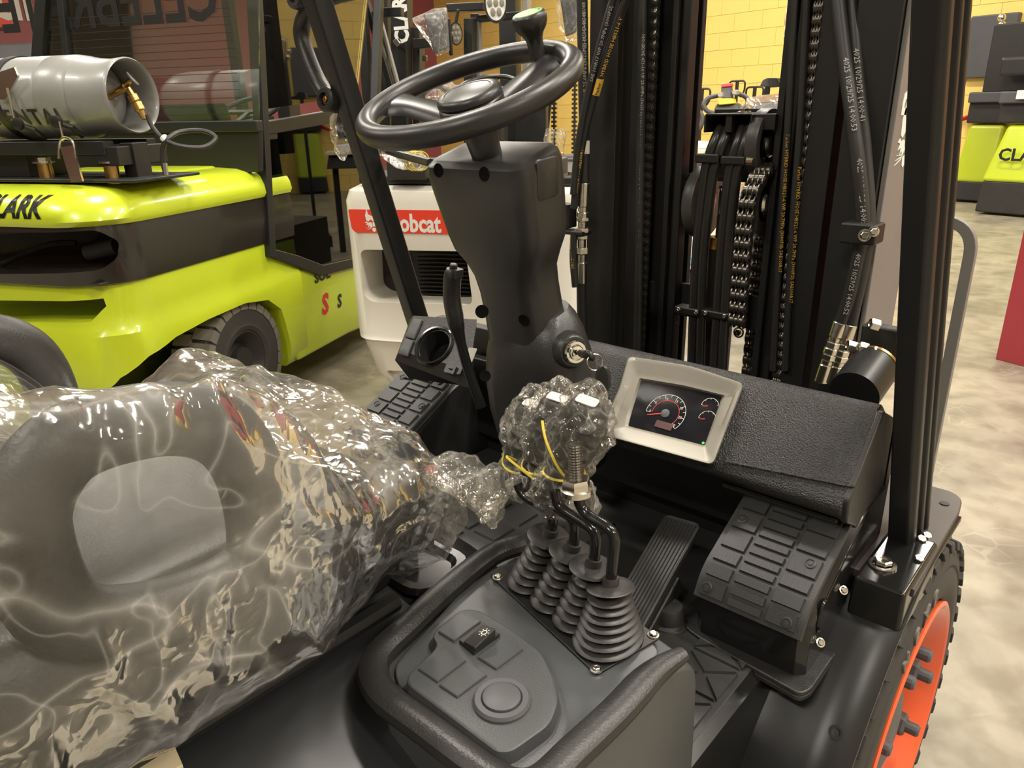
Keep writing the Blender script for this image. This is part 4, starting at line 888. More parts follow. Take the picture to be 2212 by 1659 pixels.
fitting(at(1262, 395, Y=HY), at(1256, 560, Y=HY), 1, fit[:6]); fitting(at(1257, 508, Y=HY), at(1256, 612, Y=HY), 1, ((0, .08, .0155, 6), (.08, .25, .0105, 12), (.25, .38, .0165, 6), (.38, .55, .0125, 20), (.55, 1, .0135, 20)))
hose([(1256, 606), (1257, 680), (1262, 780)], HY, .0118)
a = at(1235, 500, Y=HY); MB().box((a.x+.006, HY, a.z), (.075, .04, .010)).box((a.x-.020, HY, at(1222, 465, Y=HY).z), (.045, .035, .055)).build('hose_bracket', 'mast_paint', FK, .003)
h2 = hose([(1365, -40, -.02), (1338, 40), (1303, 140), (1262, 290), (1245, 400), (1240, 450)], 1.38, .0085)
pq0, pq1 = at(1286, 205, Y=1.38), at(1296, 170, Y=1.38); MB().cyl(pq0, pq1, .0089, 12).build('hose_label', 'yellow_ink', h2)
hose_text('Parker', pq0, pq1, .05, .0095, 'black_ink', .0091, h2, .2)
hose_text('HYBRID HOSE HB521-6 WP 20.7MPa (3000PSI)', at(1298, 163, Y=1.38), at(1338, 40, Y=1.38), 0, .0105, 'yellow_ink', .0085, h2, .2)
hose_text('3000PSI - - - SAE100R17', at(1243, 415, Y=1.38), at(1258, 300, Y=1.38), 0, .010, 'yellow_ink', .0085, h2, .2)
h3 = hose([(1335, -40), (1306, 60), (1268, 210), (1248, 320), (1238, 420)], 1.37, .0075); hose_text('SAE 100R17 WP 20.7MPa (3000PSI)', at(1276, 175, Y=1.37), at(1312, 40, Y=1.37), 0, .010, 'grey_ink', .0075, h3, .1)
h4 = hose([(1240, 500), (1238, 560), (1243, 620)], 1.385, .0085); hose_text('HYBRID HOSE HB5', at(1234, 510, Y=1.385), at(1240, 610, Y=1.385), 0, .009, 'yellow_ink', .0085, h4, .1)
for px in (1686, 1712):
    h = hose([(px+32, -30), (px+18, 250), (px, 500), (px-16, 800)], 1.465, .0075); hose_text('Parker HYBRID HOSE HB521-6 WP 20.7MPa (3000PSI) SAE100R17', at(px+14, 290 if px < 1700 else 360, Y=1.465), at(px-14, 790, Y=1.465), 0, .0095, 'yellow_ink', .0075, h, -.2)
h = hose([(1388, -30), (1384, 300), (1378, 700), (1374, 800)], 1.455, .0095); hose_text('NO-SKIVE 471-10 UP 25.0MPa (3625PSI) MSHA IC-40/48 · – – – · 16mm (5/8) EN857/2SC/16/4025 09/28/25 14:28:39', at(1387, 75, Y=1.455), at(1374, 790, Y=1.455), 0, .0095, 'grey_ink', .0095, h, -.3)
ra = hose([(1806, -40, .04), (1826, 140, .02), (1851, 330), (1864, 480), (1853, 560), (1835, 640), (1815, 700)], 1.41, .0125)
rb = hose([(1838, -40, .06), (1850, 140, .04), (1868, 330, .03), (1876, 480, .02), (1866, 560, .01), (1850, 640, .01), (1835, 705, .01)], 1.41, .0125)
hose_text('4025 10/29/25 14:00:53', at(1826, 128, Y=1.42), at(1843, 270, Y=1.41), 0, .013, 'grey_ink', .0125, ra, -.1); hose_text('4025 10/29/25 14:00:41', at(1848, 108, Y=1.45), at(1862, 260, Y=1.44), 0, .013, 'grey_ink', .0125, rb, -.1)
hose_text('4025 10/29/25 14:00:53', at(1855, 342, Y=1.41), at(1864, 470, Y=1.41), 0, .013, 'grey_ink', .0125, ra, -.1); hose_text('4025 10/29/25 14:00:52', at(1858, 545, Y=1.41), at(1836, 645, Y=1.41), 0, .012, 'grey_ink', .0125, ra, .1)
c = at(1860, 503, Y=1.40); MB().box((c.x, c.y+.005, c.z), (.062, .05, .036)).build('hose_clamp', 'mast_paint', FK, .004); bolt(at(1868, 508, Y=1.372), (.3, -1, .1), .007); bolt(at(1887, 500, Y=1.375), (.5, -1, .1), .006)
seg = ((0, .24, .0135, 20), (.24, .32, .0115, 16), (.32, .42, .0150, 6), (.42, .52, .0145, 20), (.52, .62, .0155, 6), (.62, .70, .0120, 14), (.70, 1, .0130, 20))
fitting(at(1815, 695, Y=1.41), at(1772, 825, Y=1.40), 1, seg); fitting(at(1836, 700, Y=1.42), at(1797, 828, Y=1.41), 1, seg)
# tilt cylinder beside the right guard leg
ta, tb_ = at(1845, 850, Y=1.22), at(1885, 795, Y=1.30)
tc = MB().cyl(ta, tb_, .040, 32).build('tilt_cylinder', 'black_paint', FK)
d = (tb_-ta).normalized(); MB().cyl(tb_, tb_+d*.006, .041, 28).build('gland_ring', 'brass', tc); MB().cyl(tb_, tb_+d*.10, .02, 16).build('cylinder_rod', 'chrome', tc)
c = tb_+d*.04; MB().box((c.x, c.y, c.z+.03), (.07, .03, .05)).build('rod_clevis', 'mast_paint', tc, .004)
for q in ((1850, 752), (1875, 755), (1905, 765), (1900, 705)): bolt(at(*q, Y=1.30), (-.8, -.6, .3), .0105, 'zinc', tc, 'clevis_bolt', False, .016)
# fork carriage and load backrest ahead of the mast
BYY = 1.86
pA = at(1425, 432, Y=BYY); zA = pA.z; pB = at(2110, 452, Y=BYY); xr = pB.x+.004; xl = mir(xr)
bkp = fillet([Vector((xr, BYY, .45)), Vector((xr, BYY, zA+.0)), Vector((xl, BYY, zA)), Vector((xl, BYY, .45))], .07, 8)
bk = MB().tube(bkp, 1, prof=[(-.011, -.0115), (.011, -.0115), (.011, .0115), (-.011, .0115)], up=(0, 1, 0)).build('load_backrest', 'grey_mast', FK, .002)
for px in (1480, 1691): xx = at(px, 520, Y=BYY).x; MB().box((xx, BYY, (zA+.4)/2), (.022, .03, zA-.4)).build('backrest_bar', 'mast_paint', bk, .002)
for xx in (xl+.28, xr-.22): MB().box((xx, BYY, (zA+.4)/2), (.03, .03, zA-.4)).build('backrest_bar', 'mast_paint', bk, .002)
MB().box((BX, BYY, .55), (xr-xl, .04, .10)).box((BX, BYY, .25), (xr-xl, .04, .10)).build('fork_carriage', 'mast_paint', FK, .006)
# ================================================================== seat and its plastic cover
SX = -.755
st = MB()
def srow(y, zt, w, zb=.90, bol=.018):
    h = w/2; pts = [(-h+.07, zb), (-h-.002, zt-.06), (-h+.02, zt+bol-.006), (-h+.06, zt+bol), (-h+.12, zt-.004), (0, zt-.012), (h-.12, zt-.004), (h-.06, zt+bol), (h-.02, zt+bol-.006), (h+.002, zt-.06), (h-.07, zb)]
    return [(SX+p.x, y, p.z) for p in cr([(a, 0, b) for a, b in pts], 4)]
st.loft([srow(-.05, 1.03, .44), srow(.0, 1.035, .46), srow(.15, 1.035, .465), srow(.30, 1.035, .46), srow(.40, 1.04, .455), srow(.445, 1.035, .45), srow(.462, 1.015, .435, zb=.935, bol=.012), srow(.470, .995, .41, zb=.955, bol=.004)])
se = st.build('seat_cushion', 'seat_vinyl', FK, ang=60)
bk = MB(); rings = []
for z, y, w, d in ((.96, -.03, .44, .10), (1.05, -.05, .47, .12), (1.2, -.09, .48, .12), (1.4, -.15, .46, .10), (1.52, -.19, .40, .08), (1.56, -.20, .3, .05)):
    rings.append([(SX+p[0], y+p[1], z) for p in rrect(w, d, .045, 5)])
bk.loft(rings).build('seat_backrest', 'seat_vinyl', FK, ang=60)
MB().box((SX, .20, .885), (.26, .44, .05)).build('seat_base', 'black_paint', FK, .008)
for sx_ in (-.17, .17): MB().tube([(SX+sx_, -.05, .868), (SX+sx_, .44, .868)], .012, 8).build('seat_rail', 'black_paint', FK)
lpx = [(55, 1150), (95, 1010), (200, 935), (380, 905), (490, 940), (545, 1040), (560, 1180), (500, 1260), (330, 1330), (140, 1330)]
lp3 = cr([at(x, y, X=-.53) for x, y in lpx], 6, True)
MB().tube(lp3, .023, 12, True, flat=1.25, up=(0, 0, 1)).build('hip_restraint', 'seat_vinyl', FK, ang=70)
MB().tube([Vector((2*SX-p.x-.02, p.y-.005, p.z-.022)) for p in lp3], .023, 12, True, flat=1.25, up=(0, 0, 1)).build('hip_restraint', 'seat_vinyl', FK, ang=70)
# plastic cover: lofted over the seat, crumpled
prs = [  # y, left top, middle top, right top, x right, right bottom (x, z), left bottom z
 (-.22, 1.30, 1.36, 1.33, -.47, (-.62, .90), .93), (-.10, 1.27, 1.31, 1.29, -.475, (-.65, .89), .92), (.0, 1.235, 1.25, 1.262, -.478, (-.665, .882), .91), (.08, 1.20, 1.18, 1.252, -.478, (-.665, .880), .905), (.15, 1.175, 1.13, 1.240, -.478, (-.645, .880), .90),
 (.21, 1.145, 1.095, 1.222, -.480, (-.622, .882), .90), (.255, 1.085, 1.07, 1.212, -.480, (-.605, .884), .90), (.30, 1.045, 1.06, 1.165, -.484, (-.595, .89), .90), (.345, 1.050, 1.065, 1.085, -.502, (-.60, .90), .90),
 (.41, 1.082, 1.085, 1.078, -.512, (-.61, .91), .90), (.455, 1.082, 1.082, 1.070, -.518, (-.585, .90), .905), (.485, 1.060, 1.065, 1.048, -.525, (-.57, .905), .91), (.498, 1.01, 1.01, 1.0, -.535, (-.56, .91), .915), (.492, .955, .955, .955, -.55, (-.56, .945), .93)]
rows = []
for y, tl, tm, tr_, xr_, (xb, zb_), zl in prs:
    xl_ = -1.025
    ctl = [(xl_+.02, zl), (xl_-.005, (zl+tl)/2), (xl_, tl-.03), (xl_+.03, tl), (xl_+.12, (tl*2+tm)/3-.004), ((xl_+xr_)/2, tm), (xr_-.12, (tr_+tm*2)/3), (xr_-.035, tr_-.004), (xr_, tr_-.035), (xr_-.003, (tr_-.05)*.6+(zb_+.09)*.4), (xr_-.006, zb_+.085), ((xb*.4+xr_*.6), zb_+.028), (xb, zb_)]
    rows.append(cr([(a, y, b) for a, b in ctl], 7))
cols = list(zip(*rows)); cols = [cr(c, 8) for c in cols]      # smooth along the seat
def crumple(p):
    q = Vector(p); k = max(0, min(1, (p.y-.20)/.12))*max(0, min(1, (p.z-.98)/.06))*max(.25, min(1, (-.50-p.x)/.10)); k = .28+.72*k
    a = noise.noise(q*7)*.008
    r = 1-abs(noise.noise(Vector((q.x*9+3, q.y*15, q.z*8)))*2); a += r**4*.010
    r = 1-abs(noise.noise(Vector((q.x*34, q.y*13, q.z*18)))*2); a += r**5*.009*k
    r = 1-abs(noise.noise(Vector((q.x*15+5, q.y*42, q.z*12)))*2); a += r**5*.008*k
    r = 1-abs(noise.noise(Vector((q.x*60, q.y*48, q.z*52)))*2); a += r**3*.0022*k*k
    return a
vs = []; nu = len(cols[0]); nv = len(cols)
cen = Vector((SX, .2, 1.0))
for c in cols:
    for p in c:
        n = Vector((p.x-SX, (p.y-.2)*.35, (p.z-1.0)*1.3)).normalized(); vs.append(tuple(p+n*crumple(p)))
fs = [(j*nu+i, j*nu+i+1, (j+1)*nu+i+1, (j+1)*nu+i) for j in range(nv-1) for i in range(nu-1)]
fm = MB().add(vs, fs)
cov = thing('seat_cover', 'clear crumpled plastic film wrapped over the black forklift seat', 'plastic cover', (SX, .2, .9))
fo = fm.build('film', 'film', cov, sub=1, ang=180, fix=False)
def wad(path, radii, name, m, parent, seed=0, amp=.25, n=36, flat=1):
    P = cr(path, 9); rr = []
    for i in range(len(P)):
        t = i/(len(P)-1)*(len(radii)-1); k = min(int(t), len(radii)-2); rr.append(radii[k]+(radii[k+1]-radii[k])*(t-k))
    b = MB().tube(P, rr, n, flat=flat); vv = []
    for j, v in enumerate(b.v):
        v = Vector(v); i = min(j//n, len(P)-1); c = P[i]; d = v-c
        q = v*45+Vector((seed, seed*2, 0)); s = 1+amp*.7*noise.noise(q)+amp*1.1*(abs(noise.noise(v*70+Vector((0, seed, 3))))*-2+.4)+amp*.7*(abs(noise.noise(v*150+Vector((seed, 3, 0))))*-2+.4)
        vv.append(tuple(c+d*s))
    b.v = vv; return b.build(name, m, parent, sub=1, ang=180)
tl = [at(935, 1010, Y=.475), at(980, 1020, Y=.485), at(1030, 1050, Y=.50), at(1062, 1100, Y=.51)]
wad(tl, [.022, .030, .034, .026], 'loose_end', 'film', cov, 3, .3, flat=.6)
# plywood scrap on the cover
q = [at(235, 1650, Z=.862), at(362, 1582, Z=.862), at(398, 1665, Z=.862), at(300, 1720, Z=.862)]
MBp = MB().ext([tuple(p) for p in q], (0, 0, .007)); tag(MBp.build('plywood_scrap', 'wood', None, .001), 'pale flat plywood scrap lying on the black engine cover beside the seat', 'scrap')
# bags over three lever knobs with yellow twist ties
for k, (a, c, T, LL) in enumerate(KN):
    lab = ('clear plastic bag tied over the lever knob farthest from the threaded rod', 'clear plastic bag tied over the middle of the three wrapped lever knobs', 'clear plastic bag with crossed yellow tie over the lever knob nearest the threaded rod')[k]
    bg = thing('knob_bag', lab, 'plastic bag', tuple(a), 'plastic bags tied over the lever knobs')
    L3 = lambda x, y, z: T @ Vector((x, y, z))
    path = [L3(.0, 0, .002), L3(.002, .002, .03), L3(.004, 0, .055), L3(.01, 0, .085), L3(.014, 0, .12), L3(.014, 0, LL-.005), L3(.016, 0, LL+.016), L3(.026, .004, LL+.028)]
    wad(path, [.034, .030, .0225, .035, .036, .033, .024, .008], 'bag', 'bag', bg, 7+k*3, .30)
    tt = [L3(.005+.0235*cos(u), .0235*sin(u), .052+.006*sin(u*1+k)) for u in [2*pi*i/18 for i in range(18)]]
    MB().tube(tt, .0016, 6, True).build('twist_tie', 'tie', bg)
    if k == 2: MB().tube(cr([L3(.03, -.012, .050), L3(.012, -.036, .075), L3(-.012, -.036, .105), L3(-.026, -.024, .122)], 5), .0016, 6).build('twist_tie', 'tie', bg)
    if k == 1: MB().tube(cr([L3(-.024, -.012, .052), L3(-.030, -.030, .064), L3(.01, -.034, .05)], 4), .0016, 6).build('twist_tie', 'tie', bg)
    if k == 0: wad([L3(-.02, -.01, .02), at(1062, 1060, Y=.62), at(1066, 1120, Y=.63), at(1062, 1140, Y=.63)], [.024, .022, .012, .004], 'bag_tail', 'bag', bg, 21, .35)
    if k == 2: wad([L3(.014, .02, .02), at(1262, 1085, Y=.66), at(1296, 1105, Y=.67)], [.02, .022, .008], 'bag_tail', 'bag', bg, 31, .35)
# key in the ignition with a spare on the ring
ky = thing('ignition_key', 'black headed key in the ignition lock with a second key on its ring', 'key', tuple(KP))
kd = Vector((.90, -.40, .10)).normalized(); k1 = at(1306, 775, Y=KP.y-.035)
kd = (k1-KP).normalized(); T = frame(KP-kd*.004, kd, (0, -.6, 1))
MB(T).loft([[(x, y, z) for y, z in ((-w_, -t_), (w_, -t_), (w_, t_), (-w_, t_))] for x, w_, t_ in ((0, .004, .001), (.010, .004, .001))]).build('key_blade', 'zinc', ky)
MB(T).loft([[(x, p[0], p[1]) for p in rrect(w_, .007, .003, 3)] for x, w_ in ((.008, .010), (.014, .014), (.026, .013), (.034, .018), (.046, .018), (.050, .010))]).build('key_head', 'plastic_smooth', ky, ang=60)
rc = T @ Vector((.044, -.012, .0)); MB(zframe(rc, (.8, -.5, .3))).tube([(.012*cos(2*pi*i/20), .012*sin(2*pi*i/20), 0) for i in range(20)], .0009, 6, True).build('key_ring', 'zinc', ky)
hd2 = at(1302, 835, Y=KP.y-.04); tp2 = at(1303, 790, Y=KP.y-.04); bt2 = at(1310, 862, Y=KP.y-.04); T2 = frame(tp2, hd2-tp2, (1, .5, 0)); L2 = (hd2-tp2).length
MB(T2).loft([[(x, p[0], p[1]) for p in rrect(w_, .009, .004, 3)] for x, w_ in ((0, .008), (.004, .016), (.012, .022), (.030, .023), (.036, .017), (.040, .012))]).build('key_head', 'plastic_smooth', ky, ang=60)
MB(T2).box((.052, 0, 0), (.030, .007, .002)).build('key_blade', 'zinc', ky)
# grab handle on the left guard leg, with a bagged end below it
yh = 1.0
gp = [(757, -18), (720, -8), (672, 15), (652, 60), (660, 110), (690, 180), (722, 222), (745, 226), (762, 216)]
hb = [at(x, y, Y=yh-.045 if 1 < i < 7 else yh-.02) for i, (x, y) in enumerate(gp)]
gh = MB().tube(cr(hb, 6), .0185, 12, flat=.85).build('grab_handle', 'plastic', FK, ang=70)
for x, y in ((768, 214), (706, -2)): q = at(x, y, Y=yh); MB(zframe(q-Vector((0, .075, 0)), (.1, -1, .1))).lathe([(.024, -.03), (.024, 0), (.020, .004), (.013, .004), (.012, -.006), (0, -.006)], 22).build('handle_mount', 'plastic', gh); bolt(q-Vector((0, .071, 0)), (.1, -1, .1), .006, 'brass', gh, 'handle_screw')
bgt = thing('mirror_bag', 'clear plastic bag knotted around a fitting under the grab handle', 'plastic bag', tuple(at(742, 280, Y=1.02)))
wad([at(744, 232, Y=.97), at(740, 262, Y=.97), at(742, 295, Y=.97), at(740, 330, Y=.97), at(744, 346, Y=.97)], [.010, .024, .026, .014, .003], 'bag', 'bag', bgt, 41, .25)
MB().tube(cr([at(745, 238, Y=.97), at(738, 270, Y=.97), at(744, 300, Y=.97)], 4), .012, 10).build('bagged_fitting', 'plastic', bgt)
bgt = thing('wiper_bag', 'clear plastic bag with yellow ties behind the steering column', 'plastic bag', tuple(at(880, 335, Y=1.02)))
wad([at(822, 322, Y=1.04), at(855, 335, Y=1.02), at(890, 345, Y=1.0), at(915, 352, Y=.96)], [.010, .022, .020, .012], 'bag', 'bag', bgt, 51, .25)
for x in (893, 901, 908): 
    c = at(x, 348, Y=.985); d = (at(915, 352, Y=.96)-at(855, 335, Y=1.02)); MB(zframe(c, d)).tube([(.018*cos(2*pi*i/16), .018*sin(2*pi*i/16), 0) for i in range(16)], .0014, 6, True).build('twist_tie', 'tie', bgt)
MB().tube([at(830, 325, Y=1.03), at(930, 352, Y=.86)], .007, 10).build('turn_signal_stalk', 'plastic_smooth', FK)
# ================================================================== lime forklift with cab, behind on the left
E0 = Vector((-3.1, 1.55, 0)); AZ = radians(25); FW = Vector((-sin(AZ), cos(AZ), 0)); RT = Vector((cos(AZ), sin(AZ), 0))
TC = frame(E0, RT, FW); TCi = TC.inverted()
def cs_(x, y, lx=0): p = TCi @ at(x, y, P=E0+RT*lx, N=RT); return (p.y, p.z)            # (fwd, up) on a plane parallel to its side
def cr_(x, y, ly=-.55): p = TCi @ at(x, y, P=E0+FW*ly, N=FW); return (p.x, p.z)          # (right, up) on a plane parallel to its rear
LF = thing('cab_forklift', 'lime green forklift with black glazed cab, rear end towards us on the left', 'forklift', tuple(E0+RT*-.55+FW*.6))
CWD = 1.16
def foot(z, si, ri, y1=.62, rad=.23, n=8):
    x0, x1, y0 = -CWD+si, -si, -.62+ri
    r = rad; pts = [(x0, y1), (x0, y0+r)]
    for i in range(n+1): a = pi+pi/2*i/n; pts.append((x0+r+r*cos(a), y0+r+r*sin(a)))
    for i in range(n+1): a = 1.5*pi+pi/2*i/n; pts.append((x1-r+r*cos(a), y0+r+r*sin(a)))
    pts += [(x1, y1)]
    return [(x, y, z) for x, y in pts]
cw = MB(TC).loft([foot(.16, .05, .06), foot(.22, .01, .02), foot(.40, 0, 0), foot(.62, .0, .0), foot(.645, .012, .012), foot(.70, .015, .02), foot(.82, .02, .03)])
cwo = cw.build('counterweight', 'lime', LF)
# wheel arches and the low opening of the counterweight
arch = [cs_(*p) for p in ((285, 880), (300, 820), (330, 770), (380, 728), (450, 690), (530, 655), (580, 648), (608, 668), (630, 740), (640, 820), (640, 900))]
TS = frame(E0, FW, (0, 0, 1))       # local x = fwd, y = up, z = right
def sidep(poly, x0, x1, b=None): return (b or MB(TS)).prism(poly, x0, x1)
arch = [(arch[0][0]-.02, .0)]+arch+[(arch[-1][0]+.02, 0)]
op = [cr_(*p) for p in ((-260, 640), (222, 645), (228, 662), (212, 690), (110, 688), (-260, 700))]
TR = frame(E0, RT, (0, 0, 1))       # local x = right, y = up, z = -fwd
boolean(cwo, [MB(TS).prism(arch, -.42, .2), MB(TS).prism(arch, -1.4, -.74), MB(TR).prism(op, .25, .9)])
MB(TS).prism([(a*1.0, b) for a, b in arch], -.435, -.42).build('wheel_well', 'dark', LF)
band = MB(TC).loft([foot(.80, .035, .035), foot(.815, .012, .01), foot(.93, .0, .0), foot(1.035, .012, .01)])
bo = band.build('black_band', 'band', LF)
op2 = roundpoly([cr_(*p) for p in ((-300, 497), (205, 497), (232, 525), (238, 560), (222, 582), (-300, 590))], .02, 4)
boolean(bo, [MB(TR).prism(op2, .22, .9)])
MB(TR).prism([(x, y) for x, y in op2], .215, .22).build('grille_back', 'dark', LF)
a, b_ = TC @ Vector((-.27, -.42, .905)), TC @ Vector((-.14, -.40, .93)); MB().cyl(a, b_, .03, 20, .032).build('exhaust_pipe', 'dk_grey', LF)
MB(TC).box((-.55, -.50, .82), (.95, .16, .012)).build('grille_ledge', 'band', LF, .004)
MB(TC).tube(cr([(-.75, -.45, .83), (-.5, -.40, .92), (-.38, -.36, .93)], 5), .012, 8).build('fuel_pipe', 'dark', LF)
# hood with crowned top and a raised centre panel
hd_r = [foot(1.030, .004, .004), foot(1.05, -.008, -.008), foot(1.085, .0, .0), foot(1.125, .022, .026), foot(1.148, .052, .065), foot(1.162, .10, .14), foot(1.168, .20, .26, rad=.2)]
ho = MB(TC).loft(hd_r).build('hood', 'lime', LF, ang=50)
MB(TC).loft([[(x, y, z) for x, y in rrect(w_, l_, .05, 5, -.50, .30)] for z, w_, l_ in ((1.14, .60, .50), (1.165, .58, .48), (1.175, .54, .44))]).build('hood_lid', 'lime', LF, ang=50)
def stick(o, target, d, lift=.0025, back=.4):
    # press flat lettering onto a curved body along direction d
    dg = bpy.context.evaluated_depsgraph_get(); dg.update(); d = Vector(d).normalized(); refine(o.data, .012)
    for v in o.data.vertices:
        ok, p, n, i = target.ray_cast(v.co-d*back, d)
        if ok: v.co = p-d*lift
    par(o, target)
def body_text(s, px0, px1, base, size, plane, m, parent, shear=0, off=0, sx=1, lift=.002):
    if plane[0] == 'rear':
        a = cr_(*px0, plane[1]); T = TR @ Matrix.Translation((a[0], a[1], -plane[1]+lift))
    else:
        a = cs_(*px0, plane[1]); T = TS @ Matrix.Translation((a[0], a[1], plane[1]+lift))
    return text(s, size, T, m, 'lettering', parent, shear=shear, off=off, sx=sx)
T = TR @ Matrix.Translation((cr_(-34, 452, -.60)[0], 1.066, .605)) @ Matrix.Rotation(radians(-14), 4, 'X'); 
hl_ = text('CLARK', .108, T, 'black_ink', 'hood_lettering', None, shear=.25, off=.0035, sx=.84)
T = None
stick(bpy.context.scene.collection.objects[-1] if False else hl_, ho, FW)
# frame side ahead of the counterweight
sdp = [cs_(*p) for p in ((605, 632), (628, 585), (700, 570), (800, 540), (900, 520), (900, 660), (757, 722), (651, 781), (640, 740))]
fr_o = MB(TS).prism(sdp, -CWD+.02, -.012).build('frame_side', 'lime', LF, .02, 3)
T = TS @ Matrix.Translation((*cs_(684, 612), -.010)); text('SOL', .075, T, 'black_ink', 'frame_lettering', fr_o, off=.003, sx=1.25)
T = TS @ Matrix.Translation((*cs_(700, 680), -.010)); text('S', .15, T, 'red_ink', 'frame_lettering', fr_o, off=.006, shear=.2); 
T = TS @ Matrix.Translation((*cs_(733, 665), -.010)); text('S', .10, T, 'black_ink', 'frame_lettering', fr_o, off=.004, shear=.2)
def tyre(T, R, wd, rr_, m, rm, parent, lugs=26, name='rear_tire'):
    o = MB(T).lathe([(rr_-.01, -wd), (R-.02, -wd), (R-.006, -wd+.02), (R-.006, -.03), (R-.03, -.004), (rr_+.06, .002), (rr_+.03, -.004), (rr_+.02, .001), (rr_, -.004), (rr_-.01, -.02)], 56).build(name, m, parent, ang=40)
    b = MB()
    for i in range(lugs):
        Tl = T @ Matrix.Rotation(2*pi*i/lugs, 4, 'Z'); w2 = 2*pi*R/lugs*.38
        b.hexa([(R-.03, -w2, -wd*.5), (R-.03, w2, -wd*.5), (R-.045, w2, .001), (R-.045, -w2, .001), (R+.004, -w2, -wd*.5), (R+.004, w2, -wd*.5), (R-.008, w2, -.004), (R-.008, -w2, -.004)], Tl)
        Tl = T @ Matrix.Rotation(2*pi*(i+.5)/lugs, 4, 'Z')
        b.hexa([(R-.03, -w2, -wd), (R-.03, w2, -wd), (R-.03, w2, -wd*.52), (R-.03, -w2, -wd*.52), (R+.002, -w2, -wd), (R+.002, w2, -wd), (R+.004, w2, -wd*.52), (R+.004, -w2, -wd*.52)], Tl)
    tag(b.build('tread_lugs', 'tyre_dusty', o), kind='stuff')
    MB(T).lathe([(rr_+.001, -.01), (rr_-.012, -.006), (rr_-.03, -.03), (rr_*.6, -.06), (rr_*.45, -.05), (rr_*.42, -.02), (0, -.02)], 40).build('wheel_rim', rm, o, ang=40); return o
wy, wz = cs_(545, 785); tyre(frame(TC @ Vector((-.02, wy, .30)), FW, (0, 0, 1)), .29, .19, .15, 'tyre', 'dark', LF)
tyre(frame(TC @ Vector((-CWD+.02, wy, .30)), -FW, (0, 0, 1)), .29, .19, .15, 'tyre', 'dark', LF, 20)
# cab: posts, sills, glass
CL = -.015
def post(p0, p1, w_, plane, m='mast_paint', d=.05, name='cab_post', parent=LF):
    # straight bar between two photo points lying on the cab's side or rear plane
    if plane[0] == 'rear':
        a, b = cr_(*p0, plane[1]), cr_(*p1, plane[1]); A, B = TC @ Vector((a[0], plane[1], a[1])), TC @ Vector((b[0], plane[1], b[1])); nn = FW
    else:
        a, b = cs_(*p0, plane[1]), cs_(*p1, plane[1]); A, B = TC @ Vector((plane[1], *a)), TC @ Vector((plane[1], *b)); nn = RT
    d_ = (B-A); L_ = d_.length; T = frame(A, d_, nn.cross(d_)); return MB(T).box((L_/2, 0, 0), (L_, w_, d)).build(name, m, parent, .006)
YR = .36
post((548, -40), (580, 555), .045, ('side', CL), d=.06)
post((820, -60), (800, 560), .05, ('side', CL), d=.05)
post((100, -40), (88, 135), .06, ('rear', YR), d=.06); post((133, -40), (150, 130), .035, ('rear', YR), d=.05)
post((80, 278), (562, 272), .05, ('rear', YR), d=.05); 
bl_, br_, tr2, tl2 = cr_(85, 275, YR), cr_(560, 272, YR), cr_(560, -60, YR), cr_(85, -60, YR)
MB(TR).prism([bl_, br_, tr2, tl2], -YR-.004, -YR+.004).build('rear_glass', 'glass', LF)
bt = [cr_(40, 385, YR), cr_(562, 372, YR), cr_(562, 280, YR), cr_(40, 282, YR)]
MB(TR).prism(bt, -YR-.03, -YR+.01).build('cab_rear_panel', 'mast_paint', LF, .008)
# side door: upper glass, handle rail, lower glass, frame
up_ = [cs_(*p, CL) for p in ((578, 235), (772, 205), (800, -60), (560, -60))]
MB(TS).prism(up_, CL-.004, CL+.002).build('door_glass', 'glass', LF)
rl = [cs_(*p, CL) for p in ((570, 262), (790, 225), (792, 252), (572, 292))]
MB(TS).prism(rl, CL-.02, CL+.012).build('door_rail', 'mast_paint', LF, .006)
lw = [cs_(*p, CL) for p in ((574, 292), (792, 252), (798, 560), (690, 584), (584, 548))]
MB(TS).prism(lw, CL-.004, CL+.002).build('door_glass', 'glass_dark', LF)
fb = [cs_(*p, CL+.002) for p in ((577, 535), (640, 552), (692, 572), (800, 548), (802, 566), (688, 596), (575, 553))]
MB(TS).prism(fb, CL-.01, CL+.022).build('door_frame', 'mast_paint', LF, .006)
MB(TC).box((-.025, cs_(590, 280)[0], cs_(590, 290)[1]), (.03, .10, .05)).build('door_latch', 'plastic', LF, .008)
MB(TS).prism(roundpoly([cs_(*p, -.10) for p in ((662, 405), (690, 375), (790, 330), (800, 500), (680, 520), (676, 500))], .02, 3), -.30, -.10).build('inner_fender', 'dk_grey', LF, .015)
MB(TS).prism([cs_(*p, -.05) for p in ((562, 375), (575, 400), (640, 450), (642, 490), (630, 505), (590, 470), (560, 430))], -.5, -.05).build('rear_pillar_cover', 'lime', LF, .012)
MB(TC).box((-.55, .95, .60), (.98, 1.0, .06)).box((-.55, 1.5, .80), (.98, .05, .5)).build('cab_floor', 'dark', LF, .01)
MB(TC).box((-1.10, 1.0, .95), (.03, 1.2, .75)).build('far_door', 'dark', LF, .01)
MB(TC).box((-.55, 1.62, .95), (1.0, .04, .75)).build('front_panel', 'dark', LF, .01)
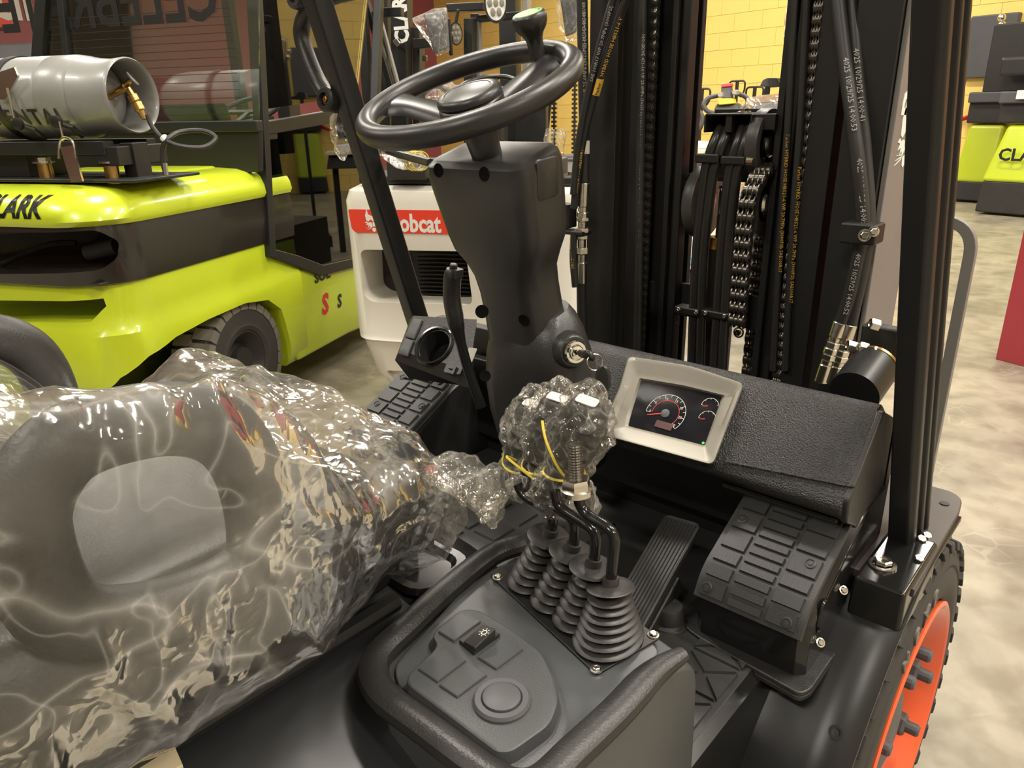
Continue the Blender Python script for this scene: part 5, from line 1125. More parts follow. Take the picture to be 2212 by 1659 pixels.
# seat with lettered headrest, steering wheel inside the cab
MB(TC).loft([[(x, y, z) for x, y in rrect(.48, d, .05, 4, -.5, yy)] for z, yy, d in ((1.0, .62, .14), (1.2, .58, .13), (1.40, .55, .12), (1.45, .54, .07))]).build('cab_seat', 'dark', LF, ang=50)
cab_w = frame(TC @ Vector((-.52, 1.10, 1.42)), RT, FW*.9+Vector((0, 0, .4)))
MB(cab_w).tube([(.17*cos(2*pi*i/40), .17*sin(2*pi*i/40), 0) for i in range(40)], .014, 8, True).box((0, 0, -.01), (.32, .03, .015)).box((0, -.08, -.01), (.03, .16, .015)).build('cab_steering_wheel', 'plastic', LF)
MB(TC).box((-.52, 1.2, 1.15), (.14, .10, .5)).build('cab_column', 'plastic', LF, .02)
for x in (-1.02, -.10): MB(TC).box((x, 1.75, 1.3), (.06, .06, 1.7)).build('cab_post', 'mast_paint', LF, .006)
for x in (-.80, -.35): MB(TC).box((x, 1.95, 1.3), (.09, .14, 2.3)).build('cab_mast_rail', 'mast_paint', LF, .006)
# reflection of a banner's lettering, painted as mirrored letters on the glass
gx, gz = cr_(480, 40, YR); text('CELEBRATE', .30, TR @ Matrix.Translation((gx, gz, -YR+.005)) @ Matrix.Diagonal((-1, 1, 1, 1)), 'black_ink', 'reflected_lettering', LF, off=.006, sx=.80, depth=.0004)
# defroster wires in the rear glass
wr = MB(TR)
for i in range(14):
    z0 = cr_(300, 30+i*17, YR)[1]; wr.box(((bl_[0]+br_[0])/2+.05, z0, -YR+.005), ((br_[0]-bl_[0])*.8, .0025, .001))
tag(wr.build('defroster_wires', 'dark', LF), kind='stuff')
# ---- gas cylinder strapped across its hood
yT = -.26
cx_, cz_ = cr_(287, 207, yT); R0 = .150
TK = thing('gas_cylinder', 'grey steel gas cylinder lying on the lime hood, stencilled lettering on its side', 'gas cylinder', tuple(TC @ Vector((cx_-.35, yT, cz_-R0))))
TA = frame(TC @ Vector((cx_, yT, cz_)), -RT, (0, 0, 1))     # local x runs to the left, along the axis
TL = TA @ Matrix(((0, 0, 1, 0), (1, 0, 0, 0), (0, 1, 0, 0), (0, 0, 0, 1)))   # lathe axis = local x
prof = [(.0, .155), (.06, .150), (.11, .135), (.145, .112), (R0-.002, .09), (R0, .115)][:0]
body = [(0, .118), (.07, .120), (.110, .135), (.138, .162), (.147, .19), (R0, .215), (R0, .31), (R0-.004, .318), (R0, .326), (R0, .70), (.141, .78), (.11, .84), (0, .86)]
tb2 = MB(TL).lathe(body, 48).build('cylinder_body', 'tank', TK, ang=50)
MB(TL).lathe([(.138, .17), (.126, .12), (.122, .06), (.122, .012), (.125, .002), (.130, -.005), (.135, .002), (.133, .012), (.130, .06), (.134, .12), (.144, .17)], 48).build('collar', 'tank', tb2, ang=50)
# valve, gauge, hose coupling inside the collar
T0 = TL
def tl(x, y, z): return T0 @ Vector((x, y, z))
def lz(x, up, d): return TA @ Vector((d, up, 0))+ (FW*-1)*x   # x towards the rear, up, d into the collar
va = MB().cyl(lz(-.01, .0, .125), lz(-.02, .03, .045), .014, 12).cyl(lz(-.02, .03, .06), lz(-.035, .055, .03), .011, 12)
vo = va.build('valve', 'brass', TK)
w0 = lz(-.04, .062, .022); hw = MB(zframe(w0, lz(-.035, .055, .03)-w0))
hw.lathe([(.026*1, -.004), (.030, 0), (.026, .006), (.008, .006), (.008, .012)], 12).build('valve_handwheel', 'tank', vo)
MB(zframe(lz(.055, .01, .105), RT+FW*-.2)).lathe([(.026, -.01), (.026, .008), (.023, .012), (.021, .009), (0, .009)], 22).build('gauge', 'brass', TK)
MB(zframe(lz(.055, .01, .105), RT+FW*-.2)).lathe([(.020, .0095), (0, .0100)], 20).build('gauge_face', 'white_ink', TK)
MB(zframe(lz(.045, -.07, .10), RT+FW*-.2)).lathe([(.018, -.01), (.018, .006), (.010, .007), (0, .004)], 18).build('relief_valve', 'zinc', TK)
cp0, cp1 = lz(-.022, .02, .03), lz(-.03, -.065, .0)
MB(zframe(cp0, cp1-cp0)).lathe([(.011, -.01), (.012, .015), (.019, .018), (.019, .04), (.016, .044), (.021, .048), (.021, .075), (.014, .08), (.009, .11)], 14).build('hose_coupling', 'brass', TK)
ly = -.33
ly = -.47
def hp(x, y, l=None):
    l = ly if l is None else l
    a = cr_(x, y, l); return TC @ Vector((a[0], l, a[1]))
def hp_old(x, y, l=ly): a = cr_(x, y, l); return TC @ Vector((a[0], l, a[1]))
MB().tube(cr([hp(318, 248, -.33), hp(328, 272, -.33), hp(348, 296, -.33), hp(385, 315, -.33), (hp(440, 318, -.25)), hp(466, 298, -.2), hp(440, 283, -.2), hp(390, 285, -.25), hp(362, 300, -.33), hp(352, 320, -.33), hp(352, 350, -.33), hp(357, 372, -.33)], 6), .009, 8).build('gas_hose', 'hose', TK)
q = hp(352, 296, -.33); q2 = hp(360, 304, -.33); MB().cyl(q, q2, .014, 10).build('hose_sleeve', 'white_ink', TK)
MB().cyl(hp(355, 352, -.33), hp(358, 378, -.33), .010, 6).build('hose_fitting', 'zinc', TK)
# stencilled word bent round the cylinder
me_o = text('RENTAL', .085, I4, 'black_ink', 'stencil_lettering', None, sx=.95, spacing=1.25, depth=.0006, off=.001)
refine(me_o.data, .02)
for v in me_o.data.vertices:
    u, hh, d = v.co; a = (hh-.035)/R0-radians(24); v.co = TA @ Vector((.73-u, (R0+.004+d)*sin(a), (R0+.004+d)*cos(a))) if False else TC @ Vector((cx_-.545+u, yT-(R0+.004+d)*cos(a), cz_+(R0+.004+d)*sin(a)))
par(me_o, TK)
R0 = R0
# straps and buckle
for xx in (.50,):
    MB(TL @ Matrix.Translation((0, 0, 0))).lathe([(R0+.001, xx-.018), (R0+.005, xx-.018), (R0+.005, xx+.018), (R0+.001, xx+.018)], 48).build('strap', 'mast_paint', TK)
for px in ((0, 215), (150, 330)): pass
bkl = MB().tube(cr([hp(128, 262), hp(135, 295), hp(137, 305)], 3), .004, 6).tube(fillet([hp(127, 342), hp(128, 305), hp(140, 296), hp(158, 303), hp(163, 342)], .03), .006, 8)
bo2 = bkl.build('strap_latch', 'zinc', TK)
MB().ext([hp(130, 318), hp(158, 314), hp(166, 350), hp(178, 392), hp(153, 394), hp(140, 352)], FW*.008).build('latch_plate', 'zinc', bo2)
MB().ext([hp(0, 155, -.43), hp(30, 145, -.43), hp(38, 165, -.43), hp(12, 215, -.43), hp(-5, 215, -.43)], FW*.008).tube(cr([hp(15, 190, -.44), hp(25, 230, -.44), hp(33, 265, -.44)], 3), .005, 6).build('strap_latch', 'zinc', TK)
# cradle under the cylinder
br = MB(TC); br.box((cx_-.45, yT-.11, cz_-R0-.03), (.80, .05, .05)).box((cx_-.45, yT+.11, cz_-R0-.03), (.80, .05, .05)).box((cx_-.10, yT, cz_-R0-.06), (.20, .26, .07)).box((cx_-.40, yT, cz_-R0-.145), (1.0, .36, .012)).box((cx_-.60, yT, cz_-R0-.09), (.25, .2, .10))
br.box((cx_-.02, yT-.02, cz_-R0-.08), (.06, .08, .13)); bro = br.build('cylinder_cradle', 'mast_paint', LF, .004)
for px in (95, 238):
    q = hp(px, 352, yT-.10); 
    MB().cyl(q-Vector((0, 0, .075)), q, .026, 16).build('mount_bushing', 'brass', bro); bolt(q+Vector((0, 0, .0)), (0, 0, 1), .026, 'zinc', bro, 'mount_bolt', washer=True)
for px, py in ((43, 268), (125, 263)):
    q = hp(px, py, yT-.175); MB(zframe(q, -FW)).lathe([(.022, 0), (.022, .015), (.012, .018), (0, .018)], 14).build('cradle_knob', 'mast_paint', bro); MB().tube([hp(px, py+2, yT-.165), hp(px+30, py+12, yT-.14), hp(px+55, py+32, yT-.10)], .010, 8).build('cradle_arm', 'mast_paint', bro)
# ================================================================== white forklift behind the steering column
d_ = ray(732, 480); E1 = CAM + d_*(2.95/d_.dot(CF)); E1 = Vector((E1.x, E1.y, 0))
TW1 = frame(E1, RT, FW); TW1i = TW1.inverted(); TR1 = frame(E1, RT, (0, 0, 1)); TS1 = frame(E1, FW, (0, 0, 1))
def wr_(x, y, ly=0): p = TW1i @ at(x, y, P=E1+FW*ly, N=FW); return (p.x, p.z)      # (right, up)
def w3(x, y, ly): a = wr_(x, y, ly); return TW1 @ Vector((a[0], ly, a[1]))
BW_ = max(1.05, wr_(1292, 520)[0])
WF = thing('white_forklift', 'white forklift with red decal on its counterweight, parked behind the steering column', 'forklift', tuple(TW1 @ Vector((BW_/2, .6, 0))))
def wfoot(z, e, r=.10, y1=.85, ry=0, n=6):
    x0, x1, y0 = e, BW_-e, ry; pts = [(x0, y1), (x0, y0+r)]
    for i in range(n+1): a = pi+pi/2*i/n; pts.append((x0+r+r*cos(a), y0+r+r*sin(a)))
    for i in range(n+1): a = 1.5*pi+pi/2*i/n; pts.append((x1-r+r*cos(a), y0+r+r*sin(a)))
    return [(x, y, z) for x, y in pts+[(x1, y1)]]
zt_ = wr_(800, 400, .05)[1]; zbt = wr_(860, 866)[1]; zk = wr_(760, 735)[1]
wc = MB(TW1).loft([wfoot(zbt, .20, ry=.06), wfoot(zbt+.04, .13, ry=.02), wfoot(zbt+.12, .075), wfoot(zk-.03, .035), wfoot(zk+.0, .028, ry=-.004), wfoot(zk+.012, .014, ry=-.012), wfoot(zk+.03, .006, ry=.0), wfoot(zt_-.06, .0, ry=0), wfoot(zt_-.02, .012, ry=.012), wfoot(zt_, .05, ry=.05)])
wco = wc.build('counterweight', 'white_paint', WF, ang=40)
win = roundpoly([wr_(*p, -.02) for p in ((772, 541), (1002, 545), (1018, 662), (800, 655), (779, 640))], .03, 5)
foot_p = roundpoly([wr_(*p, 0) for p in ((832, 800), (990, 806), (990, 870), (866, 848))], .02, 3)
boolean(wco, [MB(TR1).prism(win, -.20, .2), MB(TR1).prism(foot_p, -.03, .2)])
wi = [wr_(*p, .02) for p in ((793, 546), (1000, 546), (1006, 640), (806, 634))]
MB(TR1).prism(win, -.21, -.195).build('radiator_recess', 'dark', WF)
lv = [wr_(898, 548, .12), wr_(1010, 548, .12), wr_(905, 660, .12)]
for i in range(14):
    z = lv[0][1]+(lv[2][1]-lv[0][1])*i/13; MB(TR1).box(((lv[0][0]+lv[1][0])/2, z, -.14), (lv[1][0]-lv[0][0], .004, .03)).build('louver', 'mast_paint', WF, smooth=False)
dec = roundpoly([wr_(*p, -.002) for p in ((752, 452), (1060, 456), (1066, 508), (768, 502), (760, 494))], .008, 3)
zl_ = -.0015
do_ = MB(TR1).prism(dec, .001, .003).build('red_decal', 'red_sticker', WF)
c = wr_(818, 482); cat_head(TR1 @ Matrix.Translation((c[0]-.02, c[1]+.005, .0036)), .052, 'emblem', 'white_ink', do_)
c = wr_(846, 503); text('Bobcat', .095, TR1 @ Matrix.Translation((c[0]-.005, c[1]+.008, .0036)), 'white_ink', 'decal_lettering', do_, off=.0028, sx=.80)
def wpart(c, s, name, m='mast_paint', bev=.006, T=TW1): return MB(T).box(c, s).build(name, m, WF, bev)
tyre(frame(TW1 @ Vector((.10, .50, .27)), -FW, (0, 0, 1)), .27, .17, .14, 'tyre', 'dark', WF, 22)
tyre(frame(TW1 @ Vector((BW_-.10, .50, .27)), FW, (0, 0, 1)), .27, .17, .14, 'tyre', 'dark', WF, 22)
wpart((BW_/2, 1.5, .45), (1.0, 1.3, .5), 'chassis', 'dark')
wpart((BW_/2, .36, zt_+.02), (.9, .62, .035), 'engine_cover', 'mast_paint', .01)
for i, (x, y) in enumerate(((.12, .1), (BW_-.12, .1))): MB(TW1).cyl((x, y, zt_-.01), (x, y, zt_+.05), .022, 6).build('lifting_bolt', 'zinc', WF)
for x, y in ((.30, .10), (.55, .12), (.80, .14)): wpart((x, y, zt_+.06), (.16, .18, .07), 'cylinder_bracket', 'dark')
MB(TW1).loft([[(x, y, z) for x, y in rrect(.46, .48, .06, 4, BW_/2, .95)] for z in (1.05, 1.10, 1.14)]).build('seat_cushion', 'seat_vinyl', WF, ang=50)
MB(TW1).loft([[(x, y, z) for x, y in rrect(w_, .10, .045, 4, BW_/2, yy)] for z, yy, w_ in ((1.12, .70, .46), (1.35, .66, .47), (1.55, .62, .44), (1.6, .61, .3))]).build('seat_backrest', 'seat_vinyl', WF, ang=50) if False else None
# its steering wheel with green sticker, column
YS = 1.25
wc_ = w3(1053, 188, YS); WTn = (FW*-.38+Vector((0, 0, 1))).normalized(); TSW = zframe(wc_, WTn, RT)
rw = (w3(1113, 180, YS)-w3(992, 190, YS)).length/2
so = MB(TSW).tube([(rw*cos(2*pi*i/44), rw*sin(2*pi*i/44), 0) for i in range(44)], .013, 10, True).build('steering_wheel', 'plastic_smooth', WF, ang=80)
MB(TSW).box((0, rw/2, -.01), (.035, rw, .012)).build('spoke', 'plastic_smooth', so, .004); MB(TSW).box((-rw/2, 0, -.01), (rw, .035, .012)).build('spoke', 'plastic_smooth', so, .004); MB(TSW).box((rw/2, 0, -.01), (rw, .035, .012)).build('spoke', 'plastic_smooth', so, .004)
MB(TSW).lathe([(.04, -.03), (.042, .004), (.036, .012), (0, .013)], 24).build('hub_cap', 'plastic_smooth', so); MB(TSW).lathe([(.028, .013), (.028, .02), (0, .022)], 24).build('hub_sticker', 'green', so)
wcl = TW1i @ wc_; wpart((wcl.x, wcl.y+.08, wcl.z-.24), (.14, .11, .42), 'column', 'plastic', .02); wpart((BW_/2, 1.42, 1.02), (.95, .2, .28), 'dashboard', 'plastic', .03)
# belts, wrapped seat top seen under the front wheel rim
wad([w3(920, 205, .9), w3(950, 200, .9), w3(985, 212, .9), w3(1010, 240, .9)], [.02, .06, .06, .03], 'seat_wrap', 'bag', WF, 61, .3)
MB().tube(cr([w3(905, 250, .88), w3(912, 205, .88), w3(935, 185, .88), w3(965, 196, .88), w3(985, 225, .88)], 5), 1, prof=[(-.004, -.022), (.004, -.022), (.004, .022), (-.004, .022)]).build('seat_belt', 'dk_grey', WF)
# guard legs, roof bars and mast of the white forklift
def bar(a, b, w_, d, name, m='mast_paint', parent=None, bev=.005):
    a, b = Vector(a), Vector(b); dd = b-a; T = frame(a, dd, FW.cross(dd) if abs(dd.normalized().dot(FW)) < .95 else RT.cross(dd)); return MB(T).box((dd.length/2, 0, 0), (dd.length, w_, d)).build(name, m, parent or WF, bev)
bar(w3(1016, 420, 1.55), w3(1016, 40, 1.55), .055, .07, 'guard_leg'); bar(w3(1035, 330, 1.60), w3(1028, 30, 1.60), .05, .05, 'guard_leg', 'grey_mast')
bar(w3(968, 18, 1.55), w3(1046, 14, 1.55), .04, .06, 'guard_bar'); bar(w3(1030, 42, 1.6), w3(1130, 32, 1.6), .035, .05, 'guard_bar')
bar(w3(1106, 330, 1.9), w3(1100, -60, 1.9), .10, .12, 'mast_rail'); bar(w3(1139, 320, 1.9), w3(1138, -60, 1.9), .03, .10, 'mast_rail', 'grey_mast')
bar(w3(1205, 420, 1.9), w3(1218, -40, 1.9), .06, .10, 'mast_rail') if False else None
bar(w3(1150, 410, 1.6), w3(1148, 190, 1.6), .18, .06, 'dash_panel', 'mast_paint')
for px, l in ((1172, 1.75), (1196, 1.75), (1240, 1.8)):
    core = bar(w3(px, 420, l), w3(px+2, 175, l), .012, .02, 'lift_chain', 'chain'); n = 26
    for i in range(n):
        p = w3(px, 420, l).lerp(w3(px+2, 175, l), i/n); o = MB(Matrix.Translation(p) @ TR1.to_3x3().to_4x4()).box((0, 0, 0), (.030, .012, .026)).build('link', 'chain', core, smooth=False)
for px in (1184, 1209): wad([w3(px, 345, 1.45), w3(px+2, 300, 1.45), w3(px+6, 278, 1.45)], [.018, .030, .022], 'wrapped_lever', 'bag', WF, px, .3); bar(w3(px, 420, 1.45), w3(px+1, 340, 1.45), .012, .012, 'lever_rod', 'black_gloss')
for px in (1145, 1160): bar(w3(px+18, 330, 1.7), w3(px+35, 160, 1.7), .015, .015, 'mast_hose', 'hose')
# tag: work lamps and wrapped mirrors of the white forklift
def lamp(x, y, ly, r, name='work_lamp', parent=WF, stretch=1.6, face='zinc'):
    p = w3(x, y, ly); n = (CAM-p); n.z = -.1; n = (n.normalized()+FW*-.2).normalized(); T = zframe(p, n, RT)
    T = T @ Matrix.Diagonal((.72, stretch*.72, 1, 1)); o = MB(T).lathe([(r*.4, -.05), (r*.9, -.03), (r, 0), (r, .008), (r*.88, .008), (r*.85, .002)], 28).build(name, 'mast_paint', parent)
    MB(T).lathe([(r*.86, .003), (0, .005)], 28).build('lamp_face', face, o)
    for i in range(7):
        a = 2*pi*i/6; q = (0, 0) if i == 6 else (r*.52*cos(a), r*.52*sin(a)); MB(T @ Matrix.Translation((q[0], q[1], .004))).lathe([(r*.22, 0), (r*.2, .006), (0, .010)], 8).build('lamp_lens', 'silver', o)
    return o
lamp(985, 73, 1.45, .050); lamp(1071, 6, 1.45, .085, face='white_ink')
bar(w3(985, 48, 1.47), w3(990, 20, 1.47), .016, .016, 'lamp_bracket')
mb = thing('wrapped_mirror', 'clear plastic bag over a rectangular mirror beside the lettered black mast', 'plastic bag', tuple(w3(940, 75, 1.3)))
MB().loft([[tuple(w3(x, y, l)) for x, y in ((915, 30), (962, 22), (972, 102), (938, 118))] for l in (1.30, 1.33)]).build('mirror', 'dk_grey', mb, .01)
def sheet(px, l0, name, m, parent, seed=0, puff=.05):
    cc = sum((Vector(p) for p in px), Vector((0, 0)))/len(px); pp_ = roundpoly(px, 6, 3); rings = []
    for s, dl in ((.05, -puff), (.5, -puff*.9), (.85, -puff*.55), (1.0, 0), (.85, puff*.5), (.5, puff*.8), (.05, puff*.9)):
        rr_ = []
        for x, y in pp_:
            xx, yy = cc.x+(x-cc.x)*s, cc.y+(y-cc.y)*s; q = w3(xx, yy, l0+dl); rr_.append(tuple(q+noise.noise_vector(q*22+Vector((seed, 0, 0)))*.016))
        rings.append(rr_)
    return MB().loft(rings).build(name, m, parent, sub=1, ang=180)
sheet([(886, 38), (930, 18), (966, 12), (974, 108), (940, 126), (922, 92)], 1.31, 'bag', 'bag', mb, 1)
bar(w3(968, 40, 1.4), w3(975, 120, 1.4), .02, .02, 'mirror_arm')
mb = thing('wrapped_lamp', 'clear plastic bag hanging beside the hose left of the front mast', 'plastic bag', tuple(w3(1228, 40, 1.6)))
MB().loft([[tuple(w3(x, y, l)) for x, y in ((1206, -30), (1248, -30), (1246, 70), (1222, 80))] for l in (1.60, 1.64)]).build('mirror', 'dk_grey', mb, .01)
sheet([(1196, -40), (1256, -40), (1252, 90), (1222, 94), (1206, 60)], 1.62, 'bag', 'bag', mb, 9)

# ================================================================== second dark forklift with lettered mast, farther left
DF = thing('dark_forklift', 'dark forklift standing behind the cab, white lettering down its black mast', 'forklift', tuple(TW1 @ Vector((-.3, 2.6, 0))))
LM = 2.3
def bar2(p0, p1, w_, d, name, m='mast_paint', l=LM): return bar(w3(*p0, l), w3(*p1, l), w_, d, name, m, DF)
mr = bar2((868, 330), (868, -60), .115, .10, 'mast_rail'); bar2((835, 330), (826, -60), .10, .10, 'mast_rail', 'dark', LM+.05)
a = w3(883, 92, LM-.052); text('CLARK', .135, frame(a, Vector((0, 0, 1))+RT*-.02, -RT), 'white_ink', 'mast_lettering', mr, off=.006, sx=.80)
bar2((905, 330), (905, 60), .05, .10, 'mast_rail', 'dark', LM+.1)
bar2((778, -40), (850, 200), .035, .05, 'guard_leg', 'mast_paint', LM-.4); bar2((800, -40), (862, 190), .02, .03, 'mast_hose', 'grey_mast', LM-.38)
bar2((740, 30), (870, 26), .05, .05, 'guard_bar', 'mast_paint', LM-.3); bar2((895, 95), (935, 92), .06, .05, 'guard_bar', 'mast_paint', LM)
for y in (60, 90, 120, 150, 180): bar2((918, y+60), (918, y+72), .03, .03, 'chain_link', 'chain', LM+.02)
bar2((810, 100), (820, 165), .10, .12, 'cylinder', 'dk_grey', LM+.1); bar2((855, 86), (864, 98), .035, .05, 'mast_bolt', 'zinc', LM-.1)
MB().loft([[tuple(w3(x, y, LM-.35+dl)) for x, y in ((742, 0), (775, 0), (772, 28), (744, 25))] for dl in (0, .05)]).build('rear_lamp', 'dark', DF, .006)
a = w3(868, 200, LM); MB(Matrix.Translation((a.x, a.y, .6)) @ TR1.to_3x3().to_4x4()).box((0, 0, 0), (.115, 1.2, .10)).build('mast_rail', 'mast_paint', DF, .005)

# ================================================================== stock along the yellow wall
def g3(x, y, depth): d = ray(x, y); return CAM + d*(depth/d.dot(CF))
def upright(px, y0, y1, depth, w_, d, name, m, parent, bev=.004):
    a, b = g3(px, y1, depth), g3(px, y0, depth); b = Vector((a.x, a.y, b.z)); T = Matrix.Translation((a+b)/2) @ R3; return MB(T).box((0, 0, 0), (w_, d, b.z-a.z)).build(name, m, parent, bev)
# pallet jack handles: a post with a flat loop on top
for i, (px, y0, y1, dp_, lab) in enumerate(((1483, 197, 300, 10.2, 'black loop handle on a post, leftmost in the row by the yellow wall'), (1517, 192, 300, 9.4, 'black loop handle on a post just right of the leftmost one by the yellow wall'), (1593, 175, 300, 10.4, 'tallest black loop handle on a post behind the grey tiller head'), (1631, 188, 300, 9.6, 'black loop handle on a post left of the flat black tiller'))):
    pj = thing('pallet_jack', lab, 'pallet jack', tuple(Vector((*g3(px, y1, dp_).xy, 0))), 'loop handled pallet jacks along the yellow wall')
    a = g3(px, y0, dp_); base = Vector((a.x, a.y, .0))
    MB().cyl(base+Vector((0, 0, .18)), Vector((a.x, a.y, a.z)), .024, 10).build('handle_post', 'mast_paint', pj)
    s = .13; Tl = Matrix.Translation(a) @ R3
    lp_ = fillet([Vector(p) for p in ((-s, 0, -.14), (-s*1.0, 0, 0), (s, 0, 0), (s, 0, -.14), (s*.5, 0, -.21))], .05); MB(Tl).tube(lp_, .013, 8).build('handle_loop', 'mast_paint', pj)
    MB(Tl).tube(cr([(-s, 0, -.14), (-s*.5, 0, -.21), (0, 0, -.26)], 4), .010, 8).build('handle_stay', 'mast_paint', pj)
    MB(Matrix.Translation(base) @ R3).box((0, 0, .16), (.16, .22, .12)).build('pump_head', 'dark', pj, .01)
    for s_ in (-1, 1): MB().cyl(base+WU*(s_*.03-.02)+Vector((0, 0, .09)), base+WU*(s_*.03+.02)+Vector((0, 0, .09)), .09, 18).build('wheel', 'rubber', pj)
# tiller with grey head, red button, yellow cover
td = 5.2
tl_ = thing('tiller_truck', 'walkie truck with rounded tiller, red button and yellow cover on the grey head', 'pallet truck', tuple(Vector((*g3(1567, 300, td).xy, 0))))
MB().tube(cr([g3(*p, td) for p in ((1552, 206), (1530, 212), (1520, 226), (1530, 241), (1560, 246), (1590, 243), (1612, 228), (1614, 213), (1600, 204), (1588, 203))], 5), .016, 10).build('tiller_loop', 'dk_grey', tl_)
def gpoly(px, depth, th, name, m, parent, bev=.004): return MB().loft([[tuple(g3(x, y, depth)) for x, y in px], [tuple(g3(x, y, depth)+Vector((0, 1, 0))*th) for x, y in px]]).build(name, m, parent, bev)
gpoly([(1540, 236), (1549, 222), (1588, 222), (1598, 236), (1590, 246), (1548, 246)], td-.02, .08, 'tiller_head', 'dk_grey', tl_, .012)
gpoly([(1549, 214), (1583, 213), (1585, 224), (1552, 227)], td-.05, .05, 'tiller_cover', 'yellow_paint', tl_, .006); gpoly([(1557, 188), (1577, 186), (1580, 212), (1557, 212)], td-.03, .04, 'tiller_nose', 'dk_grey', tl_, .006)
gpoly([(1556, 182), (1576, 179), (1579, 187), (1558, 189)], td-.04, .05, 'belly_button', 'red_ink', tl_, .006)
for p in ((1555, 205), (1586, 200)): gpoly([(p[0]-6, p[1]-6), (p[0]+6, p[1]-6), (p[0]+6, p[1]+6), (p[0]-6, p[1]+6)], td-.05, .05, 'thumb_wheel', 'silver', tl_, .01)
upright(1570, 240, 420, td+.05, .07, .07, 'tiller_arm', 'mast_paint', tl_); b_ = g3(1570, 300, td+.1); MB(Matrix.Translation((b_.x, b_.y, .37)) @ R3).box((0, .3, 0), (.7, .5, .74)).build('body', 'dk_grey', tl_, .03)
tl2 = thing('tiller_truck', 'walkie truck with black curved tiller, cut off by the left mast rail', 'pallet truck', tuple(Vector((*g3(1475, 300, 4.2).xy, 0))))
MB().tube(cr([g3(*p, 4.2) for p in ((1482, 232), (1500, 237), (1514, 252), (1512, 272), (1500, 286), (1480, 290), (1462, 292))], 5), .020, 10).build('tiller_loop', 'plastic', tl2)
gpoly([(1440, 235), (1466, 246), (1490, 266), (1480, 290), (1440, 296)], 4.2, .10, 'tiller_head', 'plastic', tl2, .012); upright(1455, 280, 520, 4.25, .07, .07, 'tiller_arm', 'mast_paint', tl2)
q = g3(1472, 222, 4.2); MB().sph(q, .03, 12, sc=(1, 1, 1.6)).build('tiller_bag', 'bag', tl2)
tl3 = thing('flat_tiller', 'flat black tiller head on a thin post left of the wrapped machine', 'pallet truck', tuple(Vector((*g3(1665, 300, 6.5).xy, 0))))
gpoly([(1640, 186), (1647, 172), (1657, 168), (1677, 168), (1682, 178), (1698, 178), (1698, 186), (1660, 189)], 6.5, .12, 'tiller_head', 'plastic', tl3, .01); q = g3(1658, 188, 6.5); MB(Matrix.Translation((q.x, q.y, 0)) @ R3).box((0, 0, q.z/2), (.035, .035, q.z)).box((0, 0, .06), (.3, .3, .12)).build('post', 'mast_paint', tl3)
# low white and black benches / battery boxes behind the backrest
bx = thing('battery_stand', 'low white topped black stand behind the front mast, below the loop handles', 'stand', tuple(Vector((*g3(1500, 400, 5.6).xy, 0))))
gpoly([(1380, 330), (1530, 332), (1530, 368), (1380, 364)], 6.5, .3, 'stand_body', 'dark', bx, .01); gpoly([(1380, 318), (1535, 326), (1535, 334), (1380, 330)], 6.45, .35, 'stand_top', 'cream', bx, .006); gpoly([(1462, 305), (1524, 310), (1524, 322), (1462, 322)], 6.55, .25, 'tray', 'white_ink', bx, .01)
for px in (1400, 1520): q = g3(px, 366, 6.6); MB(Matrix.Translation((q.x, q.y, q.z/2)) @ R3).box((0, 0, 0), (.06, .06, q.z)).build('stand_leg', 'dark', bx, .004)
bx = thing('low_cabinet', 'low white cabinet with blue stripe seen through the front mast', 'cabinet', tuple(Vector((*g3(1470, 560, 3.9).xy, 0))))
b_ = g3(1468, 500, 3.9); gpoly([(1380, 440), (1505, 446), (1505, 584), (1380, 578)], 3.5, .3, 'cabinet_body', 'white_ink', bx, .01)
M['blue'] = mat('pale blue stripe', (.18, .50, .72), .5, var=.05); gpoly([(1380, 552), (1505, 557), (1505, 570), (1380, 566)], 3.485, .01, 'stripe', 'blue', bx, 0)
gpoly([(1380, 584), (1505, 590), (1505, 640), (1380, 636)], 3.52, .3, 'cabinet_plinth', 'dark', bx, .005)
# stretch-wrapped machine and carton with lime truck under film
wm = thing('wrapped_machine', 'tall dark machine in clear stretch film against the yellow wall', 'wrapped machine', tuple(Vector((*g3(1700, 300, 6.2).xy, 0))))
gpoly([(1708, 22), (1800, 10), (1800, 205), (1704, 205)], 6.2, .5, 'machine_body', 'dk_grey', wm, .02); gpoly([(1722, 25), (1800, 15), (1800, 100), (1722, 105)], 6.17, .02, 'machine_panel', 'cream', wm, .005); gpoly([(1715, 120), (1740, 118), (1740, 140), (1715, 140)], 6.16, .02, 'machine_label', 'white_ink', wm, 0)
def wrap(px, depth, th, parent, seed):
    P0 = [Vector(p) for p in px]; rr_ = []
    for dl in (-.06, th):
        ring = []
        for i in range(len(P0)):
            for k in range(6): q = P0[i].lerp(P0[(i+1) % len(P0)], k/6); q3 = g3(q.x, q.y, depth)+Vector((0, 1, 0))*dl; ring.append(tuple(q3+noise.noise_vector(q3*9+Vector((seed, 0, 0)))*.025))
        rr_.append(ring)
    return MB().loft(rr_).build('stretch_film', 'stretch', parent, ang=60)
wrap([(1702, 12), (1810, 0), (1810, 215), (1696, 210)], 6.15, .6, wm, 3)
wt = thing('wrapped_truck', 'lime and grey truck under clear film, carton on its top, right of the sheaves', 'wrapped truck', tuple(Vector((*g3(1680, 400, 5.2).xy, 0))))
gpoly([(1625, 220), (1800, 212), (1800, 285), (1640, 290)], 5.2, .5, 'truck_top', 'dk_grey', wt, .02); gpoly([(1650, 270), (1800, 262), (1800, 368), (1640, 366)], 5.19, .5, 'truck_body', 'lime', wt, .02); gpoly([(1640, 366), (1800, 368), (1800, 415), (1640, 415)], 5.2, .5, 'truck_base', 'dk_grey', wt, .01)
